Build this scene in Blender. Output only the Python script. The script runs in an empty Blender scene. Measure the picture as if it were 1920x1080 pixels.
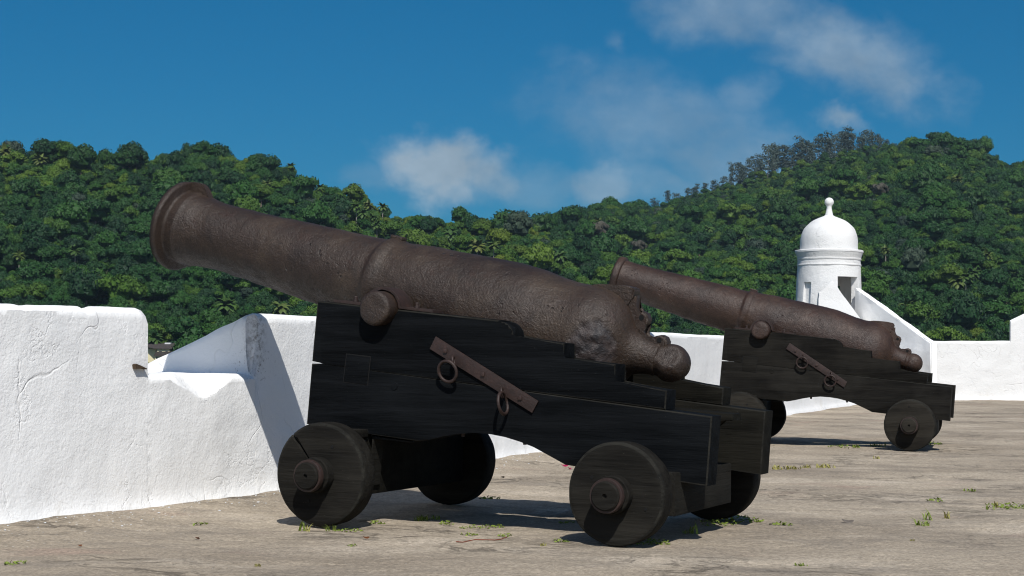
import bpy, bmesh, math, random
import numpy as np
from mathutils import Vector, Matrix, noise, Euler

random.seed(7)
RNG = np.random.default_rng(11)
C = bpy.context.scene.collection
S = bpy.context.scene

# ------------------------------------------------------------------ camera
F, HOR, CAMH, ROLL = 3064.5, 657.2, 0.935, 0.0116
TH = math.atan((HOR - 540.0) / F)
cam = bpy.data.cameras.new("camera")
cam.sensor_width = 36.0
cam.lens = F / 1920.0 * 36.0
cam.clip_start, cam.clip_end = 0.1, 30000
camo = bpy.data.objects.new("camera", cam)
C.objects.link(camo)
fwd = Vector((0, math.cos(TH), math.sin(TH)))
up = Vector((0, -math.sin(TH), math.cos(TH)))
rt = Vector((1, 0, 0))
r2 = rt * math.cos(ROLL) + up * math.sin(ROLL)
u2 = up * math.cos(ROLL) - rt * math.sin(ROLL)
M = Matrix((r2, u2, -fwd)).transposed().to_4x4()
M.translation = Vector((0, 0, CAMH))
camo.matrix_world = M
S.camera = camo


def ray(px, py):
    X, Y = px - 960.0, py - 540.0
    c, s = math.cos(ROLL), math.sin(ROLL)
    X, Y = X * c + Y * s, -X * s + Y * c
    d = rt * (X / F) + up * (-Y / F) + fwd
    return d / d.y                       # scaled so that y = 1


def gpt(px, py, z=0.0):
    d = ray(px, py)
    k = (z - CAMH) / d.z
    return Vector((d.x * k, k, z))


# ------------------------------------------------------------------ light, sky, exposure
SUN_EL = math.radians(48.0)
SUN_AZ = math.radians(8.0)               # to the right of straight behind the camera
SUN_DIR = Vector((math.sin(SUN_AZ) * math.cos(SUN_EL), -math.cos(SUN_AZ) * math.cos(SUN_EL), math.sin(SUN_EL)))
sl = bpy.data.lights.new("sun", 'SUN')
sl.energy = 4.9
sl.angle = math.radians(0.53)
sl.color = (1.0, 0.965, 0.91)
so = bpy.data.objects.new("sun", sl)
C.objects.link(so)
so.rotation_euler = SUN_DIR.to_track_quat('Z', 'Y').to_euler()
so.location = (3, -10, 20)

S.view_settings.view_transform = 'Standard'
S.view_settings.look = 'None'
S.view_settings.exposure = 0.0
S.view_settings.gamma = 1.0
S.render.engine = 'CYCLES'
S.cycles.use_denoising = True
S.cycles.denoising_prefilter = 'ACCURATE'
S.cycles.filter_width = 1.1
S.cycles.sample_clamp_indirect = 4.0
S.cycles.max_bounces = 6
S.cycles.diffuse_bounces = 4
S.cycles.glossy_bounces = 2
S.cycles.transmission_bounces = 2
S.cycles.volume_bounces = 0
S.cycles.caustics_reflective = False
S.cycles.caustics_refractive = False


# ------------------------------------------------------------------ node helper
class NT:
    def __init__(self, nt):
        self.nt = nt
        self.n = nt.nodes
        self.l = nt.links

    def node(self, t, **kw):
        nd = self.n.new(t)
        for k, v in kw.items():
            setattr(nd, k, v)
        return nd

    def put(self, sock, v):
        if v is None:
            return
        if isinstance(v, bpy.types.NodeSocket):
            self.l.new(v, sock)
        else:
            if hasattr(sock.default_value, '__len__') and len(sock.default_value) == 4 and len(v) == 3:
                v = (*v, 1.0)
            sock.default_value = v

    def math(self, op, a, b=None, c=None, clamp=False):
        nd = self.node('ShaderNodeMath', operation=op, use_clamp=clamp)
        for i, v in enumerate((a, b, c)):
            self.put(nd.inputs[i], v)
        return nd.outputs[0]

    def vmath(self, op, a, b=None):
        nd = self.node('ShaderNodeVectorMath', operation=op)
        self.put(nd.inputs[0], a)
        if b is not None:
            if op == 'SCALE':
                self.put(nd.inputs[3], b)
            else:
                self.put(nd.inputs[1], b)
        return nd.outputs['Value'] if op in ('LENGTH', 'DOT_PRODUCT', 'DISTANCE') else nd.outputs[0]

    def noise(self, vec, scale, detail=4, rough=.55, dist=0.0, out='Fac', lac=2.0):
        nd = self.node('ShaderNodeTexNoise')
        self.put(nd.inputs['Vector'], vec)
        nd.inputs['Scale'].default_value = scale
        nd.inputs['Detail'].default_value = detail
        nd.inputs['Roughness'].default_value = rough
        nd.inputs['Lacunarity'].default_value = lac
        nd.inputs['Distortion'].default_value = dist
        return nd.outputs[0] if out == 'Fac' else nd.outputs[1]

    def voro(self, vec, scale, feature='F1', out='Distance', rnd=1.0):
        nd = self.node('ShaderNodeTexVoronoi', feature=feature)
        self.put(nd.inputs['Vector'], vec)
        nd.inputs['Scale'].default_value = scale
        nd.inputs['Randomness'].default_value = rnd
        return nd.outputs[out]

    def ramp(self, fac, stops, interp='LINEAR'):
        nd = self.node('ShaderNodeValToRGB')
        self.put(nd.inputs[0], fac)
        cr = nd.color_ramp
        cr.interpolation = interp
        while len(cr.elements) < len(stops):
            cr.elements.new(0.5)
        for e, (p, c) in zip(cr.elements, stops):
            e.position = p
            e.color = (c, c, c, 1) if isinstance(c, (int, float)) else (*c, 1)
        return nd.outputs[0]

    def rng(self, v, a, b, c=0.0, d=1.0, smooth=False):
        nd = self.node('ShaderNodeMapRange')
        if smooth:
            nd.interpolation_type = 'SMOOTHSTEP'
        self.put(nd.inputs[0], v)
        for i, x in enumerate((a, b, c, d)):
            nd.inputs[i + 1].default_value = x
        return nd.outputs[0]

    def mix(self, fac, a, b, mode='MIX'):
        nd = self.node('ShaderNodeMix', data_type='RGBA', blend_type=mode)
        self.put(nd.inputs[0], fac)
        self.put(nd.inputs[6], a)
        self.put(nd.inputs[7], b)
        return nd.outputs[2]

    def mapping(self, vec, scale=(1, 1, 1), loc=(0, 0, 0), rot=(0, 0, 0)):
        nd = self.node('ShaderNodeMapping')
        self.put(nd.inputs[0], vec)
        nd.inputs['Location'].default_value = loc
        nd.inputs['Rotation'].default_value = rot
        nd.inputs['Scale'].default_value = scale
        return nd.outputs[0]

    def bump(self, height, strength=1.0, distance=0.01, normal=None):
        nd = self.node('ShaderNodeBump')
        self.put(nd.inputs['Height'], height)
        nd.inputs['Strength'].default_value = strength
        nd.inputs['Distance'].default_value = distance
        if normal is not None:
            self.l.new(normal, nd.inputs['Normal'])
        return nd.outputs[0]

    def coord(self, which='Object'):
        return self.node('ShaderNodeTexCoord').outputs[which]


def new_mat(name):
    m = bpy.data.materials.new(name)
    m.use_nodes = True
    m.node_tree.nodes.clear()
    t = NT(m.node_tree)
    out = t.node('ShaderNodeOutputMaterial')
    b = t.node('ShaderNodeBsdfPrincipled')
    t.l.new(b.outputs[0], out.inputs[0])
    t.b = b
    return m, t


def finish(t, col, rough=.6, normal=None, metal=0.0, spec=.5):
    t.put(t.b.inputs['Base Color'], col)
    t.put(t.b.inputs['Roughness'], rough)
    t.put(t.b.inputs['Metallic'], metal)
    t.put(t.b.inputs['Specular IOR Level'], spec)
    if normal is not None:
        t.l.new(normal, t.b.inputs['Normal'])


# ------------------------------------------------------------------ world: sky with a few thin clouds
w = bpy.data.worlds.new("World")
S.world = w
w.use_nodes = True
w.node_tree.nodes.clear()
t = NT(w.node_tree)
sky = t.node('ShaderNodeTexSky', sky_type='NISHITA')
sky.sun_disc = False
sky.sun_elevation = SUN_EL
sky.sun_rotation = math.pi - SUN_AZ
sky.altitude = 0
sky.air_density = 1.0
sky.dust_density = 0.3
sky.ozone_density = 5.0
dirv = t.coord('Generated')
sx = t.node('ShaderNodeSeparateXYZ')
t.l.new(dirv, sx.inputs[0])
yy = t.math('MAXIMUM', sx.outputs[1], 0.02)
gx = t.math('DIVIDE', sx.outputs[0], yy)
gz = t.math('DIVIDE', sx.outputs[2], yy)
cb = t.node('ShaderNodeCombineXYZ')
t.l.new(gx, cb.inputs[0])
t.l.new(gz, cb.inputs[1])
P = cb.outputs[0]
warp = t.vmath('SCALE', t.vmath('SUBTRACT', t.noise(P, 14, 5, .6, out='Color'), (.5, .5, .5)), .05)
PW = t.vmath('ADD', P, warp)
dens = None
pn = t.mapping(P, scale=(1, 1.3, 1))
n1 = t.noise(pn, 24, 8, .56, dist=.15)
n1c = t.math('SUBTRACT', n1, .5)
# heading/elevation of each cloud, half sizes, tilt, strength, softness
for (px, py, hx, hy, rot, k) in [
        (1010, 350, 330, 60, 0, .30), (1245, 345, 190, 70, -.2, .42), (900, 345, 200, 60, 0, .40), (825, 318, 155, 88, 0.0, 1.15), (900, 320, 90, 70, 0, .85), (935, 340, 75, 62, 0.0, .65), (760, 330, 80, 60, 0, .35), (1115, 345, 92, 60, .3, .62),
        (1580, 100, 255, 105, -.42, .66), (1390, 20, 250, 80, -.12, .52), (1660, 120, 95, 66, -.3, .35),
        (1390, 165, 70, 48, 0, .35), (1230, 225, 300, 125, -.2, .42), (1340, 300, 290, 110, -.1, .50),
        (1575, 235, 70, 30, -.35, .75), (1150, 75, 32, 40, 0, .20), (1280, 345, 110, 45, -.2, .35), (680, 345, 70, 38, 0, .22)]:
    d = ray(px, py)
    q = t.vmath('SUBTRACT', PW, (d.x, d.z, 0))
    q = t.mapping(q, rot=(0, 0, -rot))
    q = t.vmath('MULTIPLY', q, (F / hx, F / hy, 1))
    g = t.rng(t.vmath('LENGTH', q), 1.25, .0, 0, 1)
    v = t.math('ADD', g, t.math('MULTIPLY', n1c, 1.15))
    lo, hi = (.16, .86) if px < 1200 else (.10, .95)
    g = t.math('MULTIPLY', t.rng(v, lo, hi, 0, k, smooth=True), t.rng(g, .0, .12, 0, 1))
    dens = g if dens is None else t.math('MAXIMUM', dens, g)
edge = t.noise(pn, 60, 6, .6)
cl = t.math('MULTIPLY', dens, t.rng(edge, .3, .65, .80, 1.05), clamp=True)
# the sky opposite the sun is the deep one; towards the sun it stays pale
away = t.rng(sx.outputs[1], -.25, .55, 0, 1, smooth=True)
tint = t.mix(1.0, sky.outputs[0], t.mix(away, (1.0, 1.0, 1.0), (.034, .40, .56)), 'MULTIPLY')
ramp = t.rng(gz, .05, .24, 1.0, 0.0)
lowc = t.mix(ramp, (1.0, 1.0, 1.0), (1.75, .84, .91))
base = t.mix(1.0, tint, lowc, 'MULTIPLY')
shade = t.rng(t.noise(pn, 22, 4, .5), .35, .65, .78, 1.05)
ccol = t.vmath('SCALE', (3.7, 4.6, 5.4), shade)
fin = t.mix(t.math('MULTIPLY', cl, .82), base, ccol)
bg = t.node('ShaderNodeBackground')
bg.inputs[1].default_value = 0.10
t.l.new(fin, bg.inputs[0])
wo = t.node('ShaderNodeOutputWorld')
t.l.new(bg.outputs[0], wo.inputs[0])


# ------------------------------------------------------------------ materials
def whitewash(name, crack=1.0, dirt=False, white=1.0, depth=.022):
    m, t = new_mat(name)
    p = t.coord('Object')
    big = t.noise(p, .9, 3, .5)
    fine = t.noise(p, 9, 6, .6)
    grain = t.noise(p, 70, 4, .6)
    # lifted flakes: warped cells whose borders break up
    wv = t.vmath('ADD', p, t.vmath('SCALE', t.vmath('SUBTRACT', t.noise(p, 2.0, 2.5, .55, out='Color'), (.5, .5, .5)), .9))
    wv = t.mapping(wv, scale=(1.4, 1.4, .8))
    ed = t.voro(wv, 1.15, 'DISTANCE_TO_EDGE')
    msk = t.rng(t.noise(p, 1.7, 3, .5), .52, .64, 0, 1, smooth=True)
    line = t.math('MULTIPLY', t.rng(ed, 0.0, .016, 1, 0, smooth=True), msk)
    cell = t.voro(wv, 1.15, 'F1', 'Color')
    cl1 = t.node('ShaderNodeSeparateColor')
    t.l.new(cell, cl1.inputs[0])
    wv2 = t.vmath('ADD', p, t.vmath('SCALE', t.vmath('SUBTRACT', t.noise(p, 5, 5, .65, out='Color'), (.5, .5, .5)), .35))
    ed2 = t.voro(wv2, 3.3, 'DISTANCE_TO_EDGE')
    msk2 = t.rng(t.noise(t.vmath('ADD', p, (7, 3, 1)), 2.3, 3, .5), .52, .62, 0, 1, smooth=True)
    line2 = t.math('MULTIPLY', t.rng(ed2, 0.0, .05, 1, 0, smooth=True), msk2)
    mid = t.noise(p, 34, 5, .65)
    h = t.math('MULTIPLY', big, .5)
    h = t.math('ADD', h, t.math('MULTIPLY', fine, .22))
    h = t.math('ADD', h, t.math('MULTIPLY', mid, .15))
    h = t.math('ADD', h, t.math('MULTIPLY', grain, .10))
    h = t.math('ADD', h, t.math('MULTIPLY', line, -.25 * crack))
    h = t.math('ADD', h, t.math('MULTIPLY', line2, -.16 * crack))
    h = t.math('ADD', h, t.math('MULTIPLY', cl1.outputs[0], .42 * crack))
    nm = t.bump(h, 1.0, depth)
    col = t.mix(t.rng(big, .3, .7), tuple(x * white for x in (.80, .80, .785)), tuple(x * white for x in (.86, .86, .85)))
    col = t.mix(t.math('MULTIPLY', line, .30 * crack), col, (.45, .43, .39))
    stain = t.rng(t.noise(p, 3.0, 6, .7), .54, .74, 0, .5)
    z = t.node('ShaderNodeSeparateXYZ')
    t.l.new(p, z.inputs[0])
    low = t.rng(z.outputs[2], .0, .34, 1, 0, smooth=True)
    col = t.mix(t.math('MULTIPLY', stain, low), col, (.52, .47, .37))
    col = t.mix(t.math('MULTIPLY', t.rng(t.noise(p, 12, 5, .7), .56, .70, 0, .55), t.rng(z.outputs[2], .0, .07, 1, 0)), col, (.30, .26, .20))
    if dirt:
        # black lichen on the worn corner of the gun opening
        cpos = (-1.59, 10.29, 1.02)
        q = t.vmath('MULTIPLY', t.vmath('SUBTRACT', p, cpos), (8.5, 9.0, 3.6))
        near = t.rng(t.vmath('LENGTH', q), 1.2, .2, 0, 1, smooth=True)
        sp = t.rng(t.noise(p, 30, 6, .72), .46, .60, 0, .8)
        col = t.mix(t.math('MULTIPLY', near, sp), col, (.13, .105, .075))
        q2 = t.vmath('MULTIPLY', t.vmath('SUBTRACT', p, (-1.62, 10.30, .83)), (4.5, 4.0, 7.0))
        near2 = t.rng(t.vmath('LENGTH', q2), 1.2, .3, 0, .7, smooth=True)
        sp2 = t.rng(t.noise(p, 40, 5, .7), .58, .66, 0, 1)
        col = t.mix(t.math('MULTIPLY', near2, sp2), col, (.14, .12, .10))
    finish(t, col, .88, nm, spec=.25)
    return m


M_WALL = whitewash("whitewashed_plaster", .42, True)
M_WALL2 = whitewash("whitewashed_plaster_far", .45, False, .80, .040)


def mk_ground():
    m, t = new_mat("worn_stone_paving")
    p = t.coord('Object')
    st = t.mapping(p, scale=(.75, 1.15, 1), rot=(0, 0, .12))
    a = t.noise(st, .55, 6, .6)
    b = t.noise(st, 2.6, 7, .65, dist=.4)
    g = t.noise(p, 60, 4, .7)
    g2 = t.noise(p, 75, 2, .6)
    col = t.ramp(a, [(.28, (.225, .186, .140)), (.50, (.338, .284, .216)), (.72, (.450, .382, .292))])
    col = t.mix(t.rng(b, .52, .74, 0, .6), col, (.235, .205, .168))
    col = t.mix(t.rng(t.noise(st, 1.1, 5, .6), .56, .70, 0, .5), col, (.50, .43, .345))
    dk = t.math('MULTIPLY', t.rng(t.noise(t.vmath('ADD', st, (11, 2, 0)), 1.7, 6, .68), .52, .66, 0, .55), t.rng(g, .25, .6, .6, 1))
    col = t.mix(dk, col, (.15, .130, .108))
    red = t.rng(t.noise(t.vmath('ADD', st, (3, 9, 0)), .9, 4, .6), .60, .72, 0, .5)
    col = t.mix(red, col, (.30, .205, .160))
    lay = t.mapping(p, scale=(1.0, 1.45, 1))
    sc = t.noise(lay, 1.5, 8, .68, dist=.8)
    band = t.rng(t.math('ABSOLUTE', t.math('SUBTRACT', sc, .5)), 0, .022, 1, 0)
    band = t.math('MULTIPLY', band, t.rng(t.noise(p, .8, 3), .50, .62))
    col = t.mix(t.math('MULTIPLY', band, .38), col, (.12, .10, .08))
    gm = t.math('MULTIPLY', t.rng(g, .3, .7, .62, 1.38), t.rng(t.noise(p, 22, 5, .65), .3, .7, .84, 1.16))
    col = t.vmath('SCALE', col, gm)
    fl = t.rng(g2, .66, .74, 0, .55)
    col = t.mix(fl, col, (.55, .52, .47))
    fd = t.rng(t.noise(p, 52, 3, .6), .64, .74, 0, .6)
    col = t.mix(fd, col, (.09, .08, .07))
    # flecks of whitewash fallen along the wall foot
    sxx = t.node('ShaderNodeSeparateXYZ')
    t.l.new(p, sxx.inputs[0])
    wx = t.math('SUBTRACT', sxx.outputs[0], t.math('MULTIPLY', t.math('SUBTRACT', sxx.outputs[1], 14.0), .40))
    nearw = t.rng(wx, .75, -.05, 0, 1)
    fw = t.rng(t.voro(p, 34), .16, .22, 1, 0)
    fw = t.math('MULTIPLY', fw, t.rng(t.noise(p, 7, 4, .6), .50, .64))
    col = t.mix(t.math('MULTIPLY', fw, nearw), col, (.68, .67, .64))
    h = t.math('ADD', t.math('MULTIPLY', sc, .8), t.math('MULTIPLY', g, .22))
    h = t.math('ADD', h, t.math('MULTIPLY', b, .6))
    h = t.math('SUBTRACT', h, t.math('MULTIPLY', band, .25))
    nm = t.bump(h, 1.0, .04)
    finish(t, col, .92, nm, spec=.2)
    return m


M_GROUND = mk_ground()


def mk_iron(name, tone=(1, 1, 1), seed=0.0):
    m, t = new_mat(name)
    p = t.vmath('ADD', t.coord('Object'), (seed, seed * .7, 0))
    n1 = t.noise(p, 3.2, 6, .62)
    n2 = t.noise(p, 14, 6, .65)
    n3 = t.noise(p, 85, 3, .7)
    pit = t.voro(t.vmath('ADD', p, t.vmath('SCALE', t.noise(p, 9, 3, .5, out='Color'), .10)), 23)
    pits = t.math('MULTIPLY', t.rng(pit, .04, .26, 1, 0, smooth=True), t.rng(t.noise(p, 4, 3), .52, .64))
    col = t.ramp(n1, [(.30, (.036, .022, .016)), (.50, (.066, .043, .032)), (.70, (.108, .080, .060))])
    col = t.mix(t.rng(n2, .52, .72, 0, .65), col, (.028, .020, .018))
    col = t.mix(t.rng(t.noise(t.vmath('ADD', p, (5, 1, 3)), 6, 5, .6), .55, .72, 0, .6), col, (.105, .080, .062))
    col = t.mix(t.rng(t.noise(t.vmath('ADD', p, (1, 8, 3)), 5, 6, .65), .60, .75, 0, .5), col, (.085, .036, .022))
    col = t.mix(t.math('MULTIPLY', pits, .75), col, (.020, .018, .020))
    col = t.vmath('SCALE', col, t.rng(n3, .3, .7, .62, 1.42))  # rust grain; its bright grains paint in specular sparkle
    col = t.vmath('MULTIPLY', col, tone)
    sa = t.node('ShaderNodeAttribute', attribute_name='scab')
    scol = t.mix(t.rng(n2, .42, .62), (.012, .011, .013), (.040, .028, .025))
    col = t.mix(t.math('MULTIPLY', sa.outputs['Fac'], .85, clamp=True), col, scol)
    h = t.math('ADD', t.math('MULTIPLY', n2, .6), t.math('MULTIPLY', n3, .36))
    h = t.math('SUBTRACT', h, t.math('MULTIPLY', pits, .40))
    nm = t.bump(h, 1.0, .0140)
    finish(t, col, t.math('ADD', t.rng(n2, .3, .7, .42, .60), t.rng(n3, .3, .7, .20, -.12)), nm, metal=0.0, spec=.45)
    return m


M_IRON = mk_iron("rusted_cast_iron", (.36, .312, .25))
M_IRON2 = mk_iron("rusted_cast_iron_red", (.44, .32, .255), 4.3)


def mk_strap():
    m, t = new_mat("painted_rusty_strap")
    p = t.coord('Object')
    n = t.noise(p, 22, 5, .65)
    col = t.ramp(n, [(.35, (.015, .0075, .0055)), (.6, (.025, .0122, .0092)), (.75, (.042, .019, .013))])
    fl = t.rng(t.noise(p, 160, 2), .70, .76, 0, .5)
    col = t.mix(fl, col, (.16, .13, .11))
    finish(t, col, .62, t.bump(t.noise(p, 90, 4), .5, .004), spec=.45)
    return m


M_STRAP = mk_strap()


def mk_wood(name, axis, dark, light, seed=0, weather=.5):
    m, t = new_mat(name)
    p = t.vmath('ADD', t.coord('Object'), (seed, seed * .37, seed * .11))
    sc = [9, 9, 9]
    sc[axis] = .8
    g = t.mapping(p, scale=tuple(sc))
    a = t.noise(g, 1.6, 7, .62, dist=.5)
    b = t.noise(g, 9, 5, .65)
    sc2 = [40, 40, 40]
    sc2[axis] = 1.6
    cfine = t.noise(t.mapping(p, scale=tuple(sc2)), 1.5, 4, .6)
    blot = t.noise(p, 1.8, 4, .55)
    col = t.mix(t.rng(a, .36, .66), dark, light)
    col = t.mix(t.rng(b, .55, .75, 0, .6), col, tuple(x * .45 for x in dark))
    col = t.mix(t.math('MULTIPLY', t.rng(blot, .48, .70), weather), col, tuple(x * 1.9 for x in light))
    chk = t.rng(cfine, .32, .25, 0, 1)
    col = t.mix(t.math('MULTIPLY', chk, .7), col, tuple(x * .3 for x in dark))
    sp = t.rng(t.noise(p, 130, 2, .5), .745, .78, 0, .35)
    col = t.mix(sp, col, (.16, .15, .13))
    h = t.math('ADD', t.math('MULTIPLY', a, .5), t.math('MULTIPLY', b, .3))
    h = t.math('ADD', h, t.math('MULTIPLY', cfine, .35))
    h = t.math('SUBTRACT', h, t.math('MULTIPLY', chk, .3))
    finish(t, col, .75, t.bump(h, .9, .010), spec=.05)
    return m


M_WOOD = mk_wood("blackened_timber", 0, (.0020, .0026, .0032), (.0064, .0074, .0086), 0, .22)
M_WOODF = mk_wood("weathered_olive_timber", 0, (.0046, .0045, .0037), (.0118, .0111, .0088), 6.1, .5)
M_EDGE = mk_wood("worn_timber_edge", 0, (.010, .010, .009), (.026, .025, .021), 9.1, .4)
M_WOODV = mk_wood("blackened_timber_end", 1, (.009, .0086, .0075), (.017, .016, .0135), 1.7, .35)
M_WHEEL = mk_wood("grey_black_timber", 0, (.0078, .0074, .0066), (.0180, .0168, .0142), 3.1, .35)
M_WOODB = mk_wood("weathered_brown_timber", 0, (.0056, .0053, .0048), (.0145, .0135, .0115), 5.3, .55)
M_WHEELB = mk_wood("weathered_brown_timber_wheel", 0, (.0115, .0104, .0088), (.026, .0235, .019), 8.1, .35)


def mk_plain(name, col, rough=.8, var=.3, scale=6, spec=.3, bump=.0):
    m, t = new_mat(name)
    p = t.coord('Object')
    n = t.noise(p, scale, 5, .6)
    c = t.vmath('SCALE', col, t.rng(n, .3, .7, 1 - var, 1 + var))
    finish(t, c, rough, t.bump(n, .6, bump) if bump else None, spec=spec)
    return m


M_HOLE = mk_plain("dark_hole", (.004, .004, .004), .9)
M_CHIP = mk_plain("rotten_wood_chip", (.06, .040, .024), .9, .5, 20)
M_HWALL = mk_plain("cream_house_paint", (.62, .56, .36), .9, .10, 1.5)
M_HROOF = mk_plain("grey_brown_roof_tiles", (.050, .042, .038), .9, .3, 3)
M_HPALE = mk_plain("pale_roof_patch", (.55, .56, .57), .8, .1)
M_HWIN = mk_plain("dark_window", (.03, .04, .05), .3)
M_BLUE = mk_plain("blue_tank_plastic", (.02, .20, .45), .5, .1)
M_PETAL = mk_plain("magenta_petal", (.50, .02, .12), .6, .2, 30)
M_TWIG = mk_plain("reddish_twig", (.20, .055, .03), .8, .3, 30)
M_DRY = mk_plain("dry_leaf", (.22, .08, .03), .8, .3, 30)
M_STONE = mk_plain("loose_stone", (.24, .21, .18), .95, .3, 14, bump=.01)
M_BARK = mk_plain("tree_bark", (.13, .105, .08), .95, .3, 1.5)
M_PBARK = mk_plain("pale_bark", (.24, .22, .19), .95, .25, .8)


def mk_leaf(name, a, b, c, rough=.6):
    """foliage: hue differs from tree to tree and in broad drifts over the hill"""
    m, t = new_mat(name)
    oi = t.node('ShaderNodeObjectInfo')
    geo = t.node('ShaderNodeNewGeometry')
    drift = t.noise(geo.outputs['Position'], .009, 3, .55)
    k = t.math('ADD', t.math('MULTIPLY', oi.outputs['Random'], .50), t.math('MULTIPLY', drift, .70))
    col = t.ramp(k, [(.22, a), (.62, b), (.92, c)])
    n = t.noise(geo.outputs['Position'], .55, 3, .6)
    col = t.vmath('SCALE', col, t.rng(n, .3, .7, .70, 1.30))
    finish(t, col, rough, spec=.25)
    return m


M_LEAF = mk_leaf("broadleaf_foliage", (.0075, .035, .009), (.021, .068, .009), (.070, .120, .010))
M_LEAFD = mk_leaf("dark_foliage", (.0045, .023, .008), (.010, .038, .009), (.019, .055, .009))
M_LEAFY = mk_leaf("yellow_green_foliage", (.036, .076, .008), (.054, .096, .009), (.095, .125, .010))
M_LEAFP = mk_leaf("palm_foliage", (.030, .066, .014), (.045, .085, .016), (.085, .10, .022))
M_LEAFG = mk_leaf("grey_green_foliage", (.018, .034, .022), (.028, .046, .028), (.040, .060, .034))
M_EUC = mk_leaf("hazed_eucalyptus_foliage", (.040, .062, .050), (.052, .076, .062), (.062, .090, .072))  # leaf colour made paler and bluer to carry the back ridge's haze
M_BARE = mk_leaf("greyish_thin_foliage", (.040, .040, .028), (.054, .050, .036), (.07, .062, .045))
M_GRASS = mk_plain("short_grass", (.15, .20, .030), .7, .35, 25)
M_GRASSD = mk_plain("drying_grass", (.26, .24, .07), .7, .35, 25)


def mk_terrain():
    m, t = new_mat("undergrowth_soil")
    p = t.coord('Object')
    n = t.noise(p, .05, 5, .6)
    col = t.ramp(n, [(.35, (.010, .024, .010)), (.65, (.026, .050, .014))])
    finish(t, col, .95, spec=.1)
    return m


M_TERR = mk_terrain()


# ------------------------------------------------------------------ mesh helpers
def link(name, me, mat=None, parent=None):
    o = bpy.data.objects.new(name, me)
    C.objects.link(o)
    if mat is not None and not me.materials:
        me.materials.append(mat)
    if parent is not None:
        o.parent = parent
    return o


def from_data(name, vs, fs, mat, parent=None, smooth=True, sharp=38):
    me = bpy.data.meshes.new(name)
    me.from_pydata([tuple(v) for v in vs], [], fs)
    me.update()
    if smooth:
        shade(me, sharp)
    return link(name, me, mat, parent)


def shade(me, sharp=38):
    bm = bmesh.new()
    bm.from_mesh(me)
    lim = math.radians(sharp)
    for f in bm.faces:
        f.smooth = True
    for e in bm.edges:
        if len(e.link_faces) == 2 and e.calc_face_angle(0) > lim:
            e.smooth = False
    bm.to_mesh(me)
    bm.free()


def bm_obj(name, bm, mat, parent=None, sharp=38):
    me = bpy.data.meshes.new(name)
    bmesh.ops.recalc_face_normals(bm, faces=bm.faces)
    bm.to_mesh(me)
    bm.free()
    shade(me, sharp)
    return link(name, me, mat, parent)


def bm_box(bm, lo, hi, bevel=.006):
    r = bmesh.ops.create_cube(bm, size=1)
    vs = r['verts']
    for v in vs:
        v.co = Vector([lo[i] + (v.co[i] + .5) * (hi[i] - lo[i]) for i in range(3)])
    if bevel:
        es = list({e for v in vs for e in v.link_edges})
        bmesh.ops.bevel(bm, geom=es, offset=bevel, segments=2, affect='EDGES', profile=.6)


def bm_prism(bm, poly, v0, v1, bevel=.006, worn=False):
    """polygon in the (x, z) plane extruded along y"""
    a = [bm.verts.new((x, v0, z)) for x, z in poly]
    b = [bm.verts.new((x, v1, z)) for x, z in poly]
    n = len(poly)
    f0 = bm.faces.new(a)
    f1 = bm.faces.new(b[::-1])
    for i in range(n):
        bm.faces.new((a[i], b[i], b[(i + 1) % n], a[(i + 1) % n]))
    if bevel:
        es = list(f0.edges) + list(f1.edges)
        rb = bmesh.ops.bevel(bm, geom=es, offset=bevel, segments=2, affect='EDGES', profile=.6)
        if worn:
            for f in rb['faces']:
                f.material_index = 1
    big = [f for f in bm.faces if len(f.verts) > 4]
    bmesh.ops.triangulate(bm, faces=big)


def lathe_data(prof, origin, axis, nseg=48, jitter=None):
    """prof: (s, r) along axis from origin"""
    a = Vector(axis).normalized()
    m = Vector((0, 0, 1)) - a * a.z
    if m.length < 1e-3:
        m = Vector((1, 0, 0))
    m.normalize()
    n = a.cross(m)
    vs, fs = [], []
    for i, (s, r) in enumerate(prof):
        for j in range(nseg):
            ph = 2 * math.pi * j / nseg
            rad = m * math.cos(ph) + n * math.sin(ph)
            pos = Vector(origin) + a * s + rad * r
            if jitter:
                pos = jitter(pos, rad, a, s, ph, r)
            vs.append(pos)
    for i in range(len(prof) - 1):
        for j in range(nseg):
            k = (j + 1) % nseg
            fs.append((i * nseg + j, i * nseg + k, (i + 1) * nseg + k, (i + 1) * nseg + j))
    fs.append(tuple(range(nseg))[::-1])
    fs.append(tuple((len(prof) - 1) * nseg + j for j in range(nseg)))
    return vs, fs


def lathe(name, prof, origin, axis, mat, parent=None, nseg=48, jitter=None, sharp=38):
    vs, fs = lathe_data(prof, origin, axis, nseg, jitter)
    me = bpy.data.meshes.new(name)
    me.from_pydata([tuple(v) for v in vs], [], fs)
    bm = bmesh.new()
    bm.from_mesh(me)
    bmesh.ops.recalc_face_normals(bm, faces=bm.faces)
    bm.to_mesh(me)
    bm.free()
    shade(me, sharp)
    return link(name, me, mat, parent)


def resample(prof, ds):
    s = np.array([p[0] for p in prof])
    r = np.array([p[1] for p in prof])
    out = []
    for i in range(len(prof) - 1):
        n = max(1, int(abs(s[i + 1] - s[i]) / ds))
        for k in range(n):
            x = k / n
            out.append((s[i] + (s[i + 1] - s[i]) * x, r[i] + (r[i + 1] - r[i]) * x))
    out.append((s[-1], r[-1]))
    return out


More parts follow.
